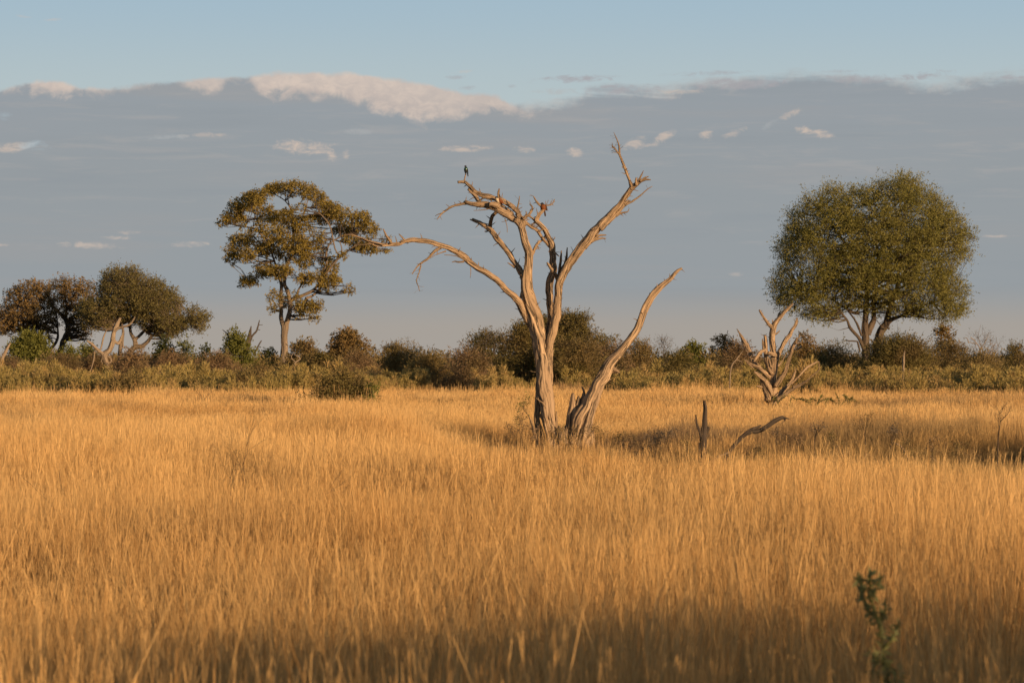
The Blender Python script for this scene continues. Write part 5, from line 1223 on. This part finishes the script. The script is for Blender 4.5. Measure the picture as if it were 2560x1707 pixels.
def bird(name, label, tr, d, spine, colf, wings, tail, tailw, beak, eye, legs, mats, head_r, thick=1.0):
    """spine: (x,y,dz,r) crop px from rump to head"""
    k = d / FPX
    def W(x, y, dz=0):
        X, Y, s = tr(x, y); return P(X, Y, d + dz)
    s0 = tr(0, 0)[2] * k
    root = empty(name, W(spine[0][0], spine[0][1]), label, 'bird')
    pts = dense([(*W(x, y, dz), r * s0) for x, y, dz, r in spine])
    rings = []
    for i, (c, r) in enumerate(pts):
        ax = (pts[min(i + 1, len(pts) - 1)][0] - pts[max(0, i - 1)][0]).normalized()
        a1 = ax.cross(Vector((0, 1, 0))).normalized(); b1 = ax.cross(a1).normalized(); rings.append((c, a1 * r, b1 * r * thick))
    V, F, T3 = loft(rings)
    Va = np.array(V); mi = []
    for f in F + T3:
        c = Va[list(f)].mean(0); X = CX + c[0] / c[1] * FPX; Y = CY - (c[2] - CH) / c[1] * FPX
        mi.append(colf((X - tr(0, 0)[0]) / tr(0, 0)[2], (Y - tr(0, 0)[1]) / tr(0, 0)[2], c[1] - d))
    mesh_obj('body', Va, [np.array(F), np.array(T3)], mats, root, smooth=True, midx=mi)
    def blade(nm, a, b, w0, w1, th, mat, dz0=0, dz1=0, bow=0):
        p0, p1 = W(a[0], a[1], dz0), W(b[0], b[1], dz1); ax = (p1 - p0).normalized(); s_ = ax.cross(Vector((0, 1, 0))).normalized(); u_ = ax.cross(s_).normalized(); rg = []
        for i in range(9):
            t = i / 8; w = (w0 * (1 - t) + w1 * t) * s0 * (math.sin(min(1, .15 + t * 2.2) * math.pi / 2)) * (1 if t < .85 else 1 - (t - .85) * 3.5)
            rg.append((p0.lerp(p1, t) + s_ * bow * s0 * math.sin(t * math.pi), s_ * w * .5, u_ * th * s0))
        V, F, T3 = loft(rg, 10); mesh_obj(nm, V, [np.array(F), np.array(T3)], B_[mat], root, smooth=True)
    for w in wings: blade('wing', *w)
    blade('tail', *tail)
    p0 = W(*beak[0]); p1 = W(*beak[1]); mid = p0.lerp(p1, .5) + Vector((0, 0, .002)); ax = (p1 - p0).normalized(); a1 = ax.cross(Vector((0, 1, 0))).normalized(); b1 = ax.cross(a1)
    br = beak[2] * s0
    V, F, T3 = loft([(p0, a1 * br, b1 * br), (mid, a1 * br * .7, b1 * br * .6), (p1, a1 * br * .1, b1 * br * .1)], 8)
    mesh_obj('beak', V, [np.array(F), np.array(T3)], B_['horn'], root, smooth=True)
    for ex, ey, dz in eye:
        c = W(ex, ey, dz); r = head_r * s0 * .16; rg = []
        for i in range(1, 7):
            t = i / 7 * math.pi; rg.append((c + Vector((0, 0, math.cos(t) * r)), Vector((r * math.sin(t), 0, 0)), Vector((0, r * math.sin(t), 0))))
        V, F, T3 = loft(rg, 8); mesh_obj('eye', V, [np.array(F), np.array(T3)], B_['eye'], root, smooth=True)
    for l in legs:
        a_ = Acc(); pp = [(W(*q[:3]), q[3] * s0) for q in l]; tube(a_, pp, seg=6, groove=0, wob=0, step=.01)
        foot = pp[-1][0]
        for dx in (-.6, 0, .6):
            tube(a_, [(foot, pp[-1][1] * .8), (foot + Vector((dx * .02, -.016, .002)), pp[-1][1] * .6), (foot + Vector((dx * .026, -.022, -.010)), pp[-1][1] * .3)], seg=5, groove=0, wob=0, step=.01)
        tube(a_, [(foot, pp[-1][1] * .8), (foot + Vector((0, .016, -.004)), pp[-1][1] * .4)], seg=5, groove=0, wob=0, step=.01)
        a_.build('leg', B_['shin'], root)
    return root
cs = crop(1130, 400, 26.13)
bird('starling', 'small glossy black-green bird perched highest, on the upright twig at the left', cs, 71.6,
     [(905, 940, 0, 14), (898, 880, 0, 42), (900, 800, 0, 84), (905, 700, 0, 118), (905, 600, 0, 134), (900, 530, 0, 112), (893, 480, 0, 74), (890, 430, 0, 70), (892, 385, 0, 50), (893, 352, 0, 14)],
     lambda x, y, z: (1 if 490 < y < 640 else 0), [((1000, 540), (1052, 930), 85, 50, 22, 'black', 0.0, .04), ((800, 540), (860, 860), 60, 30, 22, 'black', 0, .04)],
     ((1000, 800), (1050, 1075), 70, 80, 10, 'black', .04, .06), 0, ((838, 402, 0), (778, 402, -.005), 20), [(866, 402, -.024)], [[(925, 880, -.01, 12), (915, 925, -.012, 10), (905, 965, -.01, 9)], [(905, 885, .01, 12), (900, 925, .01, 10), (897, 965, .005, 9)]], [B_['black'], B_['green']], 70)
cb = crop(1220, 460, 13.07)
bird('coucal', 'rufous brown bird with black cap and cream breast, facing left', cb, 71.2,
     [(470, 640, .02, 18), (450, 622, .015, 48), (410, 590, .01, 76), (360, 550, 0, 92), (315, 510, -.01, 82), (290, 475, -.015, 60), (272, 445, -.02, 44), (262, 430, -.02, 38), (250, 415, -.02, 16)],
     lambda x, y, z: (0 if y < 462 else (1 if x < 350 + (y - 500) * .2 and y < 650 else 2)), [((360, 490), (485, 640), 100, 60, 16, 'rufous', -.075, -.03, 8), ((370, 480), (500, 620), 90, 50, 14, 'rufous', .07, .04)],
     ((420, 640), (468, 845), 50, 58, 9, 'brown', .02, .0), 0, ((236, 440, -.03), (208, 452, -.04), 14), [(255, 436, -.06)], [[(375, 640, -.02, 8), (370, 668, -.02, 7), (362, 690, -.01, 6)], [(410, 650, .02, 8), (405, 675, .02, 7), (398, 700, .02, 6)]], [B_['black'], B_['cream'], B_['rufous']], 40)
bird('coucal', 'rufous brown bird seen from behind with drooping dark wing, on the right-hand upper stem', cb, 71.5,
     [(1845, 900, 0, 16), (1835, 865, 0, 50), (1820, 810, 0, 84), (1805, 760, 0, 96), (1795, 715, 0, 88), (1785, 675, 0, 58), (1778, 648, 0, 40), (1777, 628, 0, 36), (1777, 608, 0, 12)],
     lambda x, y, z: (0 if y < 668 else 1), [((1760, 700), (1800, 870), 80, 50, 16, 'rufous', -.05, -.04), ((1870, 690), (1932, 875), 90, 50, 16, 'brown', -.03, -.02, 0)],
     ((1845, 850), (1875, 1058), 48, 60, 9, 'brown', -.03, -.05), 0, ((1765, 640, .03), (1745, 645, .06), 12), [(1745, 640, .01)], [[(1800, 860, .0, 9), (1795, 885, .0, 8), (1790, 905, 0, 7)], [(1825, 865, .02, 9), (1820, 890, .02, 8), (1812, 910, 0.01, 7)]], [B_['black'], B_['rufous']], 40)

# unseen shrubs added right of the camera to cast shade over the nearest grass
for i, (x, y, hw, h) in enumerate(((4.4, 10.2, 1.4, 2.3), (7.2, 8.8, 1.9, 2.8), (10.2, 7.4, 2.0, 3.15), (13.4, 6.2, 2.0, 3.35), (16.4, 4.6, 2.0, 3.6), (5.6, 5.6, 1.8, 2.9), (8.6, 3.6, 2.0, 3.3))):
    m_ = 25.0 / FPX
    cx_ = CX + x / m_; 
    b_ = bush('unseen shrub added beside the camera to shade the grass, %s' % ('nearest', 'second nearest', 'middle one', 'second farthest', 'farthest', 'short one behind', 'taller one behind')[i], cx_, CY + (CH - h) / m_, hw / m_, 25.0, 'leafolive', 1500 + i, wisp=.5, dens=420, L=.14, W=.08)
    b_.location.y = y
